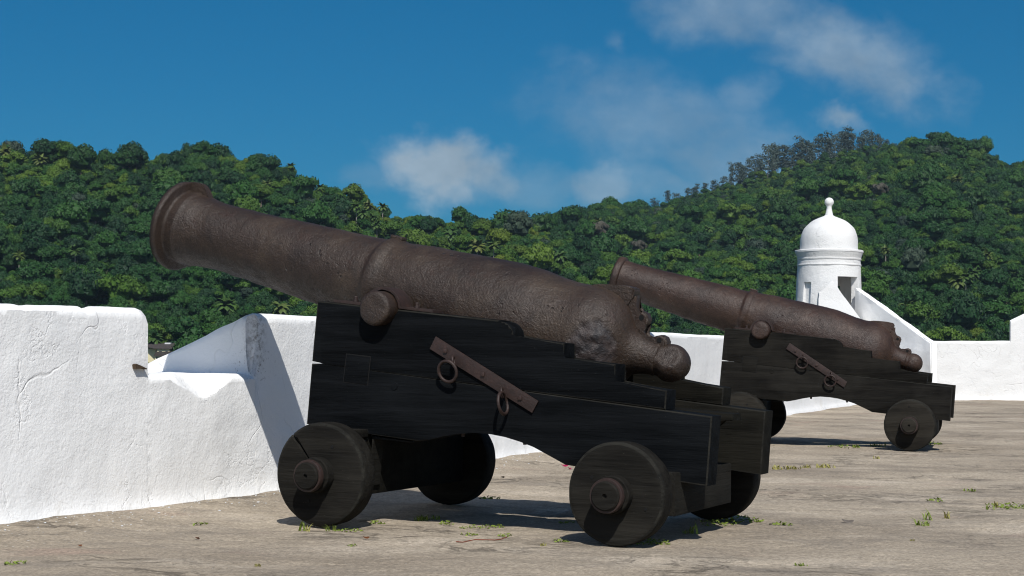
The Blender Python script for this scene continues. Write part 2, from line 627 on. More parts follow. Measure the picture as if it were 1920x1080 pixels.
def smooth_prof(pts, ds):
    """Catmull-Rom through (s, r) points"""
    out = []
    n = len(pts)
    for i in range(n - 1):
        p0 = pts[max(i - 1, 0)]
        p1, p2 = pts[i], pts[i + 1]
        p3 = pts[min(i + 2, n - 1)]
        L = math.hypot(p2[0] - p1[0], p2[1] - p1[1])
        k = max(1, int(L / ds))
        for j in range(k):
            x = j / k
            q = []
            for c in (0, 1):
                q.append(.5 * ((2 * p1[c]) + (-p0[c] + p2[c]) * x + (2 * p0[c] - 5 * p1[c] + 4 * p2[c] - p3[c]) * x * x
                               + (-p0[c] + 3 * p1[c] - 3 * p2[c] + p3[c]) * x ** 3))
            out.append((q[0], q[1]))
    out.append(tuple(pts[-1]))
    return out


def torus_bm(bm, center, R, r, normal, n1=40, n2=12, wob=0):
    nrm = Vector(normal).normalized()
    q = nrm.to_track_quat('Z', 'Y').to_matrix()
    vs = []
    for i in range(n1):
        a = 2 * math.pi * i / n1
        for j in range(n2):
            b = 2 * math.pi * j / n2
            rr = r * (1 + wob * math.sin(3 * a + 1))
            p = Vector(((R + rr * math.cos(b)) * math.cos(a), (R + rr * math.cos(b)) * math.sin(a), rr * math.sin(b)))
            vs.append(bm.verts.new(Vector(center) + q @ p))
    for i in range(n1):
        for j in range(n2):
            i2, j2 = (i + 1) % n1, (j + 1) % n2
            bm.faces.new((vs[i * n2 + j], vs[i2 * n2 + j], vs[i2 * n2 + j2], vs[i * n2 + j2]))


def empty(name, loc=(0, 0, 0), rz=0.0, label=None, cat=None, group=None, size=.3):
    o = bpy.data.objects.new(name, None)
    o.empty_display_size = size
    C.objects.link(o)
    o.location = loc
    o.rotation_euler = (0, 0, rz)
    tag(o, label, cat, group)
    return o


def tag(o, label=None, cat=None, group=None, kind=None):
    if label:
        o['label'] = label
    if cat:
        o['category'] = cat
    if group:
        o['group'] = group
    if kind:
        o['kind'] = kind
    return o


def fbm(p, sc, oct=4, H=.9):
    return noise.fractal(Vector(p) * sc, H, 2.1, oct)


BASE1 = [(-4.48, 4.50), (-2.573, 8.314), (-1.488, 10.474), (-.173, 13.594), (4.195, 24.97), (6.95, 32.0)]


# ------------------------------------------------------------------ terrace ground
def ground_z(x, y):
    xw = float(np.interp(y, [p[1] for p in BASE1], [p[0] for p in BASE1]))
    k = max(0.0, min(1.0, 1 - (x - xw) * .92 / .75)) if 4 < y < 24 else 0.0
    return ground_rel(x, y) + .037 * k * k * (3 - 2 * k)


def ground_rel(x, y):
    z = .016 * fbm((x, y, 3), .9, 4) + .006 * fbm((x * 1.0, y * 2.2, 9), 3.2, 4)
    return z - .006


def build_ground():
    # rows get wider apart with distance; the sheet ends under the parapets
    ys = [-8.0, -3.0, 0.5, 3.0, 4.5]
    y = 5.2
    while y < 45:
        ys.append(y)
        y += .022 + .0045 * max(0, y - 6) + .0006 * max(0, y - 12) ** 2
    ys += [46.5]
    nx = 330
    vs, fs = [], []
    for yv in ys:
        xl = -2.45 + (yv - 8.66) * .40 - .25
        if yv < 6:
            xl = min(xl, -4.2)
        xr = max(3.0, yv * .36) + 1.2
        if yv < 4.6:
            xr = max(xr, 8)
        for i in range(nx):
            x = xl + (xr - xl) * i / (nx - 1)
            vs.append((x, yv, ground_z(x, yv) if yv > 4.6 else -.01))
    for r in range(len(ys) - 1):
        for i in range(nx - 1):
            a = r * nx + i
            fs.append((a, a + 1, a + nx + 1, a + nx))
    o = from_data("terrace_ground", vs, fs, M_GROUND, sharp=180)
    tag(o, "worn grey brown stone paving of the fort terrace", "ground", kind='structure')
    # the rest of the terrace to the sides, outside the picture
    vs = [(-30, -40, -.06), (40, -40, -.06), (40, 52, -.06), (30, 52, -.06), (8, 40, -.06), (-4.2, 6, -.06), (-30, -30, -.06)]
    o2 = from_data("terrace_pavement", vs, [tuple(range(7))], M_GROUND, smooth=False)
    tag(o2, "outer terrace paving beyond the worn stone", "ground", kind='structure')


build_ground()


# ------------------------------------------------------------------ parapets (lofted sections)
def loft_wall(name, base, stations, mat, label, cat='wall', zbot=-.12, zout=-9.0, amp=.009, step=.05, thick=1.5, flare=.045, mods=None, group=None):
    """base: polyline of the inner foot. stations: (t_in, t_out, z_in, z_out, inset) along the wall; linear in between."""
    base = [Vector((x, y, 0)) for x, y in base]
    cum = [0]
    for a, b in zip(base, base[1:]):
        cum.append(cum[-1] + (b - a).length)

    def at(tt):
        i = 0
        while i < len(cum) - 2 and tt > cum[i + 1]:
            i += 1
        k = (tt - cum[i]) / (cum[i + 1] - cum[i])
        p = base[i].lerp(base[i + 1], k)
        # smoothed direction
        d = (base[i + 1] - base[i]).normalized()
        if 0 < i and tt - cum[i] < .8:
            d0 = (base[i] - base[i - 1]).normalized()
            d = d0.lerp(d, .5 + .5 * (tt - cum[i]) / .8).normalized()
        if i < len(cum) - 2 and cum[i + 1] - tt < .8:
            d1 = (base[i + 2] - base[i + 1]).normalized()
            d = d1.lerp(d, .5 + .5 * (cum[i + 1] - tt) / .8).normalized()
        return p, Vector((-d.y, d.x, 0))            # left of travel = outside

    rows = []
    for (a, b) in zip(stations, stations[1:]):
        st = step(a[0]) if callable(step) else step
        n = max(1, int(math.hypot(b[0] - a[0], max(abs(b[2] - a[2]), 0)) / st))
        for k in range(n):
            x = k / n
            rows.append([a[i] + (b[i] - a[i]) * x for i in range(5)])
    rows.append(list(stations[-1]))
    vs = []
    NZ, NT_ = 34, 26
    K = None
    for (ti, to, zi, zo, ins) in rows:
        pi, ni = at(ti)
        po, no = at(to)
        ring = []
        # inner face
        for k in range(NZ + 1):
            f = k / NZ
            f = f ** .85
            z = zbot + (zi - .035 - zbot) * f
            off = ins * max(0, min(1, (z - .55) / .3)) - flare * math.exp(-max(z, 0) / .045)
            off += .02 * z
            ring.append((pi + ni * off, z, 0))
        # rounded inner top edge then the sloping top
        e = .02 * zi + ins
        for q in (.012, .03):
            ring.append((pi + ni * (e + q), zi - .035 + .9 * q + .004, 1))
        for k in range(NT_ + 1):
            f = (k / NT_)
            p = (pi + ni * (e + .045)).lerp(po + no * thick, f)
            ring.append((p, zi + (zo - zi) * f, 1))
        ring.append((po + no * (thick + .25), -1.5, 2))
        ring.append((po + no * (thick + .6), zout, 2))
        ring.append((pi + ni * .6, zout, 2))
        K = len(ring)
        for p, z, c in ring:
            q = Vector((p.x, p.y, z))
            if c < 2:
                nn = ni
                d = amp * (fbm(q, 1.1, 3) + .5 * fbm(q, 4.5, 4))
                if c == 0:
                    q = q + nn * d
                else:
                    q = q + Vector((0, 0, d * .8)) + nn * d * .7
                if mods:
                    q = mods(q, ti, zi, c)
            vs.append(q)
    fs = []
    for r in range(len(rows) - 1):
        for k in range(K):
            k2 = (k + 1) % K
            fs.append((r * K + k, (r + 1) * K + k, (r + 1) * K + k2, r * K + k2))
    fs.append(tuple(range(K)))
    fs.append(tuple((len(rows) - 1) * K + k for k in range(K))[::-1])
    me = bpy.data.meshes.new(name)
    me.from_pydata([tuple(v) for v in vs], [], fs)
    bm = bmesh.new()
    bm.from_mesh(me)
    bmesh.ops.recalc_face_normals(bm, faces=bm.faces)
    bm.to_mesh(me)
    bm.free()
    shade(me, 50)
    o = link(name, me, mat)
    tag(o, label, cat, group)
    return o, at


W0 = Vector(BASE1[1])
_dir12 = (Vector(BASE1[2]) - W0).normalized()
_l01, l12, l23, l34, l45 = [(Vector(q) - Vector(p)).length for p, q in zip(BASE1, BASE1[1:])]


def t_of(x, y):                       # distance along the second stretch
    return _l01 + (Vector((x, y)) - W0).dot(_dir12)


tA = t_of(-2.054, 9.331)             # embrasure opens
tB = t_of(-1.589, 10.262)            # embrasure closes
tC = _l01 + l12 + l23 + 3.15         # second embrasure, behind the first gun
tD = tC + 1.05
tE = _l01 + l12 + l23 + l34 + l45 - .02
SI, SO = .778, .765
ZO = .772
stations = [
    (0.0, 0.0, 1.152, ZO, 0), (tA - .06, tA - .16, 1.150, ZO, 0), (tA - .02, tA - .13, 1.140, ZO, 0),
    (tA, tA - .12, 1.095, ZO, .0), (tA + .005, tA - .115, SI, SO, 0),
    (tA + .40, tA + .25, SI - .003, SO, 0), (tB - .005, tB + .045, SI - .006, SO, 0),
    (tB, tB + .05, .80, SO, .035), (tB + .004, tB + .055, 1.09, ZO, .045), (tB + .02, tB + .06, 1.135, ZO, .04), (tB + .06, tB + .09, 1.150, ZO, .015),
    (tB + .16, tB + .16, 1.153, ZO, 0), (tC, tC - .1, 1.155, ZO, 0), (tC + .005, tC - .1, SI, SO, 0), (tD, tD + .1, SI, SO, 0),
    (tD + .005, tD + .105, 1.158, ZO, 0), (tE - 5.0, tE - 5.0, 1.175, .80, 0), (tE, tE, 1.19, .85, 0)]


def scoop(q, ti, zi, c):
    """eroded V in the inner edge of the sill and a broken top edge on the first merlon"""
    k = (ti - tA) / (tB - tA)
    if 0.0 < k < 1.02 and q.z > .50:
        p0 = Vector((W0.x, W0.y, 0)) + Vector((_dir12.x, _dir12.y, 0)) * (ti - _l01)
        nrm = Vector((-_dir12.y, _dir12.x, 0))
        dep = (Vector((q.x, q.y, 0)) - p0).dot(nrm)
        v = max(0, 1 - abs(k - .50) / (.30 if k < .5 else .27))
        v = v ** .8
        width = .05 + .10 * v                       # how far the broken edge eats into the sill
        drop = .040 * min(1, k * 5) + .125 * v
        if dep < width + .03:
            lim = (SI - drop) + (drop) * max(0, min(1, (dep + .0) / (width + .03)))
            lim += .014 * fbm(q, 11, 4)
            if q.z > lim:
                q.z = lim
    elif q.z > 1.10 and ti < tA - .05:
        e = fbm((ti * 2.3, 0, 5), 1.0, 4)
        q.z -= .006 * max(0, e) + .014 * math.exp(-((ti - (tA - .50)) / .022) ** 2) + .007 * math.exp(-((ti - (tA - .98)) / .03) ** 2)
    return q


wall1, wat = loft_wall("parapet_wall", BASE1, stations, M_WALL,
                       "long whitewashed parapet with a gun opening beside the nearer cannon, its paint cracked and flaking",
                       'wall', mods=scoop, step=lambda tt: .028 if tt < 9.5 else .12, thick=1.0)

# the far wall, facing the camera, with a raised block at its end
BASE2 = [(8.83, 34.52), (11.03, 34.95), (18.0, 36.3)]
t2 = (Vector((10.66, 34.88)) - Vector((8.83, 34.52))).length
st2 = [(0, 0, 1.235, .95, 0), (t2, t2 + .70, 1.27, 1.0, 0), (t2 + .01, t2 + .71, 1.70, 1.4, 0), (t2 + .34, t2 + 1.0, 1.85, 1.5, 0), (t2 + 1.4, t2 + 1.8, 2.25, 1.9, 0), (7.0, 7.3, 2.25, 1.9, 0)]
wall2, _ = loft_wall("parapet_wall", BASE2, st2, M_WALL2, "low white wall closing the far end of the terrace, stepping up to a raised block",
                     'wall', step=.12, thick=1.2, amp=.014, flare=.05)


def block(name, pts_front, depth_vec, mat, amp=.01, res=.05, r=.03, parent=None):
    """slab whose front outline is pts_front (3D, planar), pushed back along depth_vec; gently uneven"""
    bm = bmesh.new()
    a = [bm.verts.new(p) for p in pts_front]
    b = [bm.verts.new(Vector(p) + Vector(depth_vec)) for p in pts_front]
    n = len(a)
    f0 = bm.faces.new(a)
    f1 = bm.faces.new(b[::-1])
    for i in range(n):
        bm.faces.new((a[i], b[i], b[(i + 1) % n], a[(i + 1) % n]))
    bmesh.ops.bevel(bm, geom=list(f0.edges) + list(f1.edges), offset=r, segments=2, affect='EDGES')
    bmesh.ops.triangulate(bm, faces=bm.faces)
    for _ in range(6):
        es = [e for e in bm.edges if e.calc_length() > res * 2.2]
        if not es:
            break
        bmesh.ops.subdivide_edges(bm, edges=es, cuts=1)
        bmesh.ops.triangulate(bm, faces=[f for f in bm.faces if len(f.verts) > 3])
    bm.normal_update()
    for v in bm.verts:
        v.co += v.normal * amp * fbm(v.co, 2.6, 4)
    return bm_obj(name, bm, mat, parent, sharp=50)


# ------------------------------------------------------------------ sentry box on the corner
def P3(px, py, y):
    d = ray(px, py)
    return Vector((d.x * y, y, CAMH + d.z * y))


TY = 33.9                              # distance of the tower axis
TC = P3(1553.5, 660, TY)
TX = TC.x


def tz(py, y=TY):
    return P3(1553.5, py, y).z


def build_tower():
    root = empty("sentry_box", (TX, TY, 0), 0, "round white domed sentry box with a ball finial on the far corner", "sentry box")
    K = TY / F
    jit = lambda amp: (lambda p, rad, a, s, ph, r: p + rad * amp * (fbm(p + Vector((TX, 0, 0)), 2.2, 4)) + Vector((0, 0, amp * .6 * fbm(p, 1.9, 3))))
    # hollow drum with a door and a loophole: built as a ring of wall segments
    R0 = 58.3 * K
    ri = R0 - .13
    zb, zt = -6.0, tz(488)
    # openings as (angle centre, half width, z0, z1); angle 0 faces the camera, positive to the right
    dc = math.asin((1580.5 - 1553.5) / 58.3)
    lc = -math.asin((1553.5 - 1507.5) / 58.3)
    ops = [(dc, .405, tz(594), tz(520.5)), (lc, .155, tz(575), tz(531)), (math.radians(148), .10, tz(567), tz(534)), (math.radians(-128), .10, tz(567), tz(534))]
    nphi = 240
    zs = sorted(set([zb, -2, -.5, .25] + [o[2] for o in ops] + [o[3] for o in ops] + list(np.linspace(.6, zt, 40))))
    bm = bmesh.new()

    def inside(ph, z):
        for c, h, z0, z1 in ops:
            d = (ph - c + math.pi) % (2 * math.pi) - math.pi
            if abs(d) < h and z0 < z < z1:
                return True
        return False

    def rr(z, base):
        return base + .045 * max(0, min(1.5, tz(500) - z))
    vo, vi = {}, {}
    for i in range(nphi):
        ph = 2 * math.pi * i / nphi
        for j, z in enumerate(zs):
            dv = Vector((math.sin(ph), -math.cos(ph), 0))
            n_ = .010 * fbm((dv.x * .7, dv.y * .7, z), 2.6, 4)
            vo[i, j] = bm.verts.new(dv * (rr(z, R0) + n_) + Vector((0, 0, z)))
            vi[i, j] = bm.verts.new(dv * ri + Vector((0, 0, z)))
    solid = {}
    for i in range(nphi):
        for j in range(len(zs) - 1):
            ph = 2 * math.pi * (i + .5) / nphi
            solid[i, j] = not inside(ph, .5 * (zs[j] + zs[j + 1]))
    for i in range(nphi):
        i2 = (i + 1) % nphi
        for j in range(len(zs) - 1):
            if not solid[i, j]:
                continue
            bm.faces.new((vo[i, j], vo[i2, j], vo[i2, j + 1], vo[i, j + 1]))
            bm.faces.new((vi[i, j], vi[i, j + 1], vi[i2, j + 1], vi[i2, j]))
            if not solid[(i - 1) % nphi, j]:
                bm.faces.new((vo[i, j], vo[i, j + 1], vi[i, j + 1], vi[i, j]))
            if not solid[i2, j]:
                bm.faces.new((vo[i2, j], vi[i2, j], vi[i2, j + 1], vo[i2, j + 1]))
            if j == 0 or not solid[i, j - 1]:
                bm.faces.new((vo[i, j], vi[i, j], vi[i2, j], vo[i2, j]))
            if j == len(zs) - 2 or not solid[i, j + 1]:
                bm.faces.new((vo[i, j + 1], vo[i2, j + 1], vi[i2, j + 1], vi[i, j + 1]))
    for v in [v for v in bm.verts if not v.link_faces]:
        bm.verts.remove(v)
    bm_obj("drum_wall", bm, M_WALL2, root, sharp=50)
    # niche back of the little side window, so it reads as a blind recess
    bm = bmesh.new()
    dv = Vector((math.sin(lc), -math.cos(lc), 0))
    sd = Vector((math.cos(lc), math.sin(lc), 0))
    cpt = dv * (R0 - .045)
    pts = [cpt + sd * s * .16 + Vector((0, 0, z)) for s, z in ((-1, tz(577)), (1, tz(577)), (1, tz(529)), (-1, tz(529)))]
    a = [bm.verts.new(p) for p in pts]
    b = [bm.verts.new(p - dv * .04) for p in pts]
    bm.faces.new(a)
    bm.faces.new(b[::-1])
    for i in range(4):
        bm.faces.new((a[i], b[i], b[(i + 1) % 4], a[(i + 1) % 4]))
    bm_obj("window_niche", bm, M_WALL2, root)
    # floor inside
    lathe("floor", [(0, ri - .004), (.08, ri - .004)], (0, 0, tz(594) - .09), (0, 0, 1), M_WALL2, root, 48)
    # mouldings
    zc = tz(470)
    prof = [(tz(501) - zc, R0 - .03), (tz(500) - zc, R0 + .003), (tz(498.5) - zc, R0 + .014), (tz(496.5) - zc, R0 + .012), (tz(496) - zc, R0 - .002), (tz(488.5) - zc, R0 + .000), (tz(488) - zc, R0 + .013), (tz(485.5) - zc, R0 + .018), (tz(485) - zc, R0 + .008),
            (tz(482) - zc, R0 + .020), (tz(477.5) - zc, R0 + .040), (tz(474.5) - zc, R0 + .052), (tz(473.8) - zc, R0 + .060), (tz(470.8) - zc, R0 + .060), (tz(470) - zc, R0 + .050), (tz(469) - zc, R0 - .03)]
    lathe("cornice", resample(prof, .009), (0, 0, zc), (0, 0, 1), M_WALL2, root, 140, jit(.009), 30)
    dome = [(tz(470.5) - zc, 54.0 * K), (tz(460) - zc, 53.8 * K), (tz(449) - zc, 52.8 * K), (tz(438) - zc, 50.4 * K), (tz(427) - zc, 45.2 * K), (tz(415.5) - zc, 32.5 * K), (tz(409) - zc, 19.0 * K), (tz(405.5) - zc, 10.0 * K), (tz(403.5) - zc, 7.2 * K)]
    lathe("dome", smooth_prof(dome, .03), (0, 0, zc), (0, 0, 1), M_WALL2, root, 120, jit(.010))
    zf = tz(403)
    fin = [(tz(404) - zf, 7.6 * K), (tz(400) - zf, 6.6 * K), (tz(394) - zf, 5.4 * K), (tz(388) - zf, 4.6 * K)]
    rb = 8.6 * K
    cz = tz(379) - zf
    for k in range(1, 17):
        a_ = -math.pi / 2 + math.pi * k / 17
        if a_ < -.95:
            continue
        fin.append((cz + rb * math.sin(a_), rb * math.cos(a_)))
    fin.append((cz + rb, .003))
    lathe("finial", fin, (0, 0, zf), (0, 0, 1), M_WALL2, root, 40, sharp=60)
    return root


build_tower()

# sloping walls either side of the steps up to the sentry box
yl = 32.45
front = [P3(1532, 700, yl), P3(1532, 790, yl), P3(1665, 790, yl - .15), P3(1660, 668, yl - .15), P3(1640, 632, yl - .1), P3(1622, 608, yl - .1), P3(1608, 591, yl), P3(1590, 565, yl), P3(1575, 546, yl), P3(1566, 536, yl), P3(1560.5, 526, yl), P3(1553, 535, yl), P3(1544, 543, yl), P3(1536, 548, yl), P3(1534.5, 560, yl)]
o = block("ramp_wall", front, (.10, .62, 0), M_WALL2, .012, .07, .02)
tag(o, "bright white buttress with a curved sloping top below the doorway of the domed turret", "wall")
y0, y1 = 33.35, 30.9
A_, B_ = P3(1602, 700, y0), P3(1747.5, 700, y1)
nn = Vector((B_.y - A_.y, -(B_.x - A_.x), 0)).normalized()      # the face turned to the steps
pl = []
for px, py in [(1602, 800), (1747.5, 800), (1745.5, 643), (1613, 548), (1602, 540)]:
    d = ray(px, py)
    o_ = Vector((0, 0, CAMH))
    k = (A_ - o_).dot(nn) / d.dot(nn)
    pl.append(o_ + d * k)
o = block("ramp_wall", pl, (-nn.x * .14, -nn.y * .14, 0), M_WALL, .016, .07, .02)
tag(o, "rough white wall whose straight top slopes down from the domed turret to the low far wall", "wall")


# ------------------------------------------------------------------ the guns
WID, TCH = 1.028, .145                # carriage width, cheek thickness
VW, RW, HUB = -.266, .134, .134


def cheek_pts(trun):
    tu, tzz = trun
    ztop = lambda u: 1.194 + (u + .178) * (1.089 - 1.194) / (.943 + .178)
    R = .101
    upper = [(-.178, 1.194), (tu - R, ztop(tu - R))]
    for k in range(1, 16):
        a = math.pi + math.pi * k / 16
        upper.append((tu + R * math.cos(a), min(tzz + R * math.sin(a), ztop(tu))))
    upper += [(tu + R, ztop(tu + R)), (.930, ztop(.930)), (.931, ztop(.93) - .006)]
    for k in range(1, 9):
        a = math.pi / 2 * (1 - k / 9)
        upper.append((.934 + .078 * math.cos(a), 1.006 + .078 * math.sin(a)))
    upper += [(1.012, 1.006), (1.300, .974), (1.297, .896), (1.581, .872), (1.577, .782), (1.856, .747), (1.849, .6525),
              (-.135, .8515), (-.155, .856), (-.207, .864)]
    lower = [(-.207, .851), (-.155, .8495), (-.135, .8478), (2.091, .626), (2.067, .287), (1.313, .36)]
    arch = [(1.256, .389), (1.136, .444), (1.06, .468), (.975, .489), (.89, .501), (.80, .505), (.71, .498), (.611, .481), (.54, .463), (.463, .449)]
    lower += arch + [(.10, .485), (-.234, .520)]
    return upper, lower


def build_wheel(parent, u, r, near, wood, wmat_seed, crack=False, holes=((.4, 60), (.62, 200))):
    vface = VW if near else WID - VW
    dr = 1 if near else -1
    prof = [(0, .02), (0, r * .5), (0, r - .03), (.002, r - .014), (.008, r - .004), (.018, r), (RW * .5, r + .002), (RW - .016, r), (RW - .006, r - .006), (RW, r - .02), (RW, .02)]
    prof = resample(prof, .02)
    sd = wmat_seed

    def jit(p, rad, a, s, ph, rr_):
        n = .0035 * fbm(p + Vector((sd, sd, 0)), 7, 3)
        if crack and s < .03:
            d = abs((ph - math.radians(crack) + math.pi) % (2 * math.pi) - math.pi) * rr_
            if d < .006 and rr_ > (.08 if crack == 320 else .17):
                p = p + Vector((0, dr * .02, 0))
        return p + rad * n + Vector((0, n * .5, 0))
    wv, wf = lathe_data(prof, (u, vface, r), (0, dr, 0), 160, jit)
    me = bpy.data.meshes.new("wheel")
    me.from_pydata([tuple(v) for v in wv], [], wf)
    bm = bmesh.new()
    bm.from_mesh(me)
    bmesh.ops.recalc_face_normals(bm, faces=bm.faces)
    bm.to_mesh(me)
    bm.free()
    shade(me, 30)
    me.materials.append(wood)
    me.materials.append(M_EDGE)
    for p in me.polygons:
        if len(p.vertices) == 4:
            c_ = p.center
            rad2 = math.hypot(c_.x - u, c_.z - r)
            if rad2 > r - .011 and abs(c_.y - vface) < .017:
                p.material_index = 1
    wh = link("wheel", me, wood, parent)
    v0 = vface
    # wooden axle arm with an iron band near its end
    prof = [(.02, .094), (-.055, .092), (-.060, .088), (-.060, .078), (-HUB + .006, .071), (-HUB, .064), (-HUB, .012), (-HUB + .012, .010)]
    lathe("axle_arm", resample(prof, .012), (u, v0, r), (0, dr, 0), wood, wh, 64,
          lambda p, rad, a, s, ph, rr_: p + rad * .002 * fbm(p + Vector((sd, 0, 0)), 12, 3), 35)
    prof = [(-.088, .070), (-.088, .083), (-.091, .085), (-.117, .083), (-.120, .081), (-.120, .066)]
    lathe("iron_band", resample(prof, .01), (u, v0, r), (0, dr, 0), M_STRAP, wh, 64, sharp=30)
    for rad_, ang in holes:
        a = math.radians(ang)
        c = Vector((u + math.cos(a) * rad_ * r, v0 - dr * .003, r + math.sin(a) * rad_ * r))
        lathe("peg_hole_shade", [(0, .0085), (.012, .0085)], c, (0, dr, 0), M_HOLE, wh, 16)  # raised dark disc, stands in for the shade inside a hole
    return wh


def build_cannon(pose, muzzle, axis_z0, slope, trun, wood, wheelmat, iron, bar, rings, label, seed, flat_rings):
    root = empty("cannon", (pose[0], pose[1], 0), pose[2], label, "cannon", "old cannons on the terrace")
    cs = 1 / math.sqrt(1 + slope * slope)
    ax = Vector((cs, 0, -slope * cs))
    O = Vector((0, WID / 2, axis_z0))
    mm = Vector((slope * cs, 0, cs))
    # barrel -------------------------------------------------
    if muzzle == 'flared':
        front = [(-1.40, .010), (-1.40, .078), (-1.53, .082), (-1.557, .090), (-1.560, .105), (-1.562, .200), (-1.560, .262), (-1.553, .274), (-1.535, .277), (-1.520, .275), (-1.513, .264), (-1.509, .230), (-1.499, .219), (-1.47, .224), (-1.44, .229), (-1.428, .231), (-1.418, .222), (-1.38, .2175), (-1.33, .207), (-1.26, .2015), (-1.15, .2020), (-1.02, .2050), (-.86, .2100), (-.70, .2180), (-.52, .2260), (-.34, .2320), (-.19, .2385), (-.085, .2450)]
    else:
        front = [(-1.35, .010), (-1.35, .072), (-1.49, .075), (-1.515, .083), (-1.520, .10), (-1.522, .18), (-1.519, .216), (-1.505, .227), (-1.475, .229), (-1.450, .226), (-1.441, .214), (-1.438, .201), (-1.40, .1985), (-1.33, .1955), (-1.2, .198), (-1.04, .2055), (-.80, .215), (-.60, .223), (-.40, .231), (-.19, .238), (-.085, .242)]
    ringp = [(-.070, .247), (-.062, .258), (-.045, .266), (-.020, .268), (.002, .264), (.018, .256), (.030, .254)]
    rear = [(.09, .262), (.22, .276), (.36, .283), (.52, .2935), (.68, .304), (.80, .3085), (.90, .306), (.98, .298), (1.06, .290), (1.13, .288), (1.185, .291), (1.24, .298), (1.28, .301), (1.32, .298), (1.37, .286), (1.415, .264), (1.455, .232), (1.485, .193), (1.508, .155), (1.535, .124), (1.57, .105), (1.61, .094), (1.65, .0885), (1.675, .087), (1.682, .03)]
    kr, kc = .1005, 1.745
    knob = []
    for k in range(0, 18):
        a = -.50 + (math.pi / 2 + .50) * k / 18
        knob.append((kc + kr * math.sin(a), kr * math.cos(a)))
    body = smooth_prof(front[-9:], .011) if False else resample(front, .011)
    prof = body + resample(ringp, .006) + smooth_prof(rear, .011)
    prof_k = [(1.600, .078), (1.660, .081), (1.686, .085)] + knob + [(kc + kr, .004)]
    sd = Vector((seed * 3.1, seed * 1.7, seed))

    def jit(p, rad, a, s, ph, r):
        if r < .12 and s < 0:
            scab.append(0.0)
            return p
        q = p * 1.0 + sd
        d = .0022 * fbm(q, 3.0, 3) + .0019 * fbm(q, 13, 4)
        # corrosion pits and scabs
        v = noise.voronoi(q * 16)[0][0]
        msk = max(0, noise.noise(q * 2.3) - .02)
        d -= .012 * max(0, .28 - v) * min(1, msk * 3)
        v2 = noise.voronoi(q * 34)[0][0]
        d -= .007 * max(0, .32 - v2) * min(1, max(0, noise.noise(q * 3.7 + Vector((4, 4, 4))) + .05) * 4)
        # a deep scab low on the breech, and a battered underside
        side = rad.y
        if seed == 1:
            dd = math.hypot((s - 1.395) / .115, (ph - 1.54) / .46)
            if dd < 1.25:
                k = max(0, min(1, (1.12 + .25 * fbm(q, 9, 3) - dd) * 4))
                d += -.011 * k + .013 * k * fbm(q, 22, 4)
                scab.append(k)
            else:
                scab.append(0.0)
        else:
            scab.append(0.0)
        low = max(0, -rad.z)
        d += .005 * low * fbm(q, 9, 4)
        sc = 1.0 if s < 1.5 else .55
        return p + rad * d * sc
    scab = []
    vs, fs = lathe_data(prof, O, ax, 170, jit)
    me = bpy.data.meshes.new("barrel")
    me.from_pydata([tuple(v) for v in vs], [], fs)
    bm = bmesh.new()
    bm.from_mesh(me)
    bmesh.ops.recalc_face_normals(bm, faces=bm.faces)
    bm.to_mesh(me)
    bm.free()
    at_ = me.attributes.new('scab', 'FLOAT', 'POINT')
    at_.data.foreach_set('value', np.array(scab, np.float32))
    shade(me, 62)
    barrel = link("barrel", me, iron, root)
    # breech knob with a hammered facet on the near side

    def kj(p, rad, a, s, ph, r):
        c = O + ax * kc
        v = p - c
        q = p + sd
        p = p + v.normalized() * (.004 * fbm(q, 6, 3) + .002 * fbm(q, 22, 3))
        if seed == 1:
            nf = Vector((.10, -.86, .46)).normalized()
            h = (p - c).dot(nf)
            if h > .080:
                p = p - nf * (h - .080) * (1.1 + .30 * fbm(q, 18, 3))
        return p
    lathe("breech_knob", resample(prof_k, .008), O, ax, iron, barrel, 72, kj, 60)
    # trunnions
    tu, tzz = trun
    for near in (True, False):
        v0, dr = (.20, -1) if near else (WID - .20, 1)
        L = .20 + (.082 if seed == 1 else .088)
        pr = [(0, .093), (L - .02, .093), (L - .010, .089), (L - .002, .079), (L, .068), (L + .002, .03), (L + .001, .004)]
        lathe("trunnion", resample(pr, .010), (tu, v0, tzz), (0, dr, 0), iron, barrel, 56,
              lambda p, rad, a, s, ph, r: p + rad * (.0045 * fbm(p + sd, 9, 3)) + a * .006 * fbm(p + sd, 13, 3), 50)
    vt = WID / 2
    ptl = lambda s, h, v=0.0: O + ax * s + mm * h + Vector((0, v, 0))
    # vent pan: raised block at the top of the breech
    bm = bmesh.new()
    sec = [(1.20, .285), (1.24, .304), (1.30, .318), (1.385, .334), (1.445, .338), (1.462, .330), (1.466, .30), (1.455, .262), (1.448, .225), (1.40, .20), (1.24, .22)]
    hw = .052
    a_ = [bm.verts.new(ptl(s, h, -hw)) for s, h in sec]
    b_ = [bm.verts.new(ptl(s, h, hw)) for s, h in sec]
    n = len(sec)
    f0 = bm.faces.new(a_)
    f1 = bm.faces.new(b_[::-1])
    for i in range(n):
        bm.faces.new((a_[i], b_[i], b_[(i + 1) % n], a_[(i + 1) % n]))
    bmesh.ops.bevel(bm, geom=list(bm.edges), offset=.008, segments=2, affect='EDGES')
    bm_obj("vent_block", bm, iron, barrel)
    # pierced lugs down the breech face and neck: one casting with two eyes
    sil = [(1.505, 1.235), (1.500, 1.165), (1.510, 1.152), (1.535, 1.151), (1.560, 1.139), (1.572, 1.112), (1.566, 1.088), (1.550, 1.072), (1.538, 1.045), (1.546, 1.018), (1.572, 1.003),
           (1.598, 1.006), (1.620, 1.021), (1.645, 1.026), (1.668, 1.015), (1.679, .990), (1.674, .962), (1.655, .92), (1.55, .93), (1.45, .98), (1.41, 1.08), (1.43, 1.20)]
    sil = [toax(u_, z_, 1.301, .25) for u_, z_ in sil]
    bm = bmesh.new()
    hw = .040
    A = [bm.verts.new(ptl(q[0], q[1], -hw)) for q in sil]
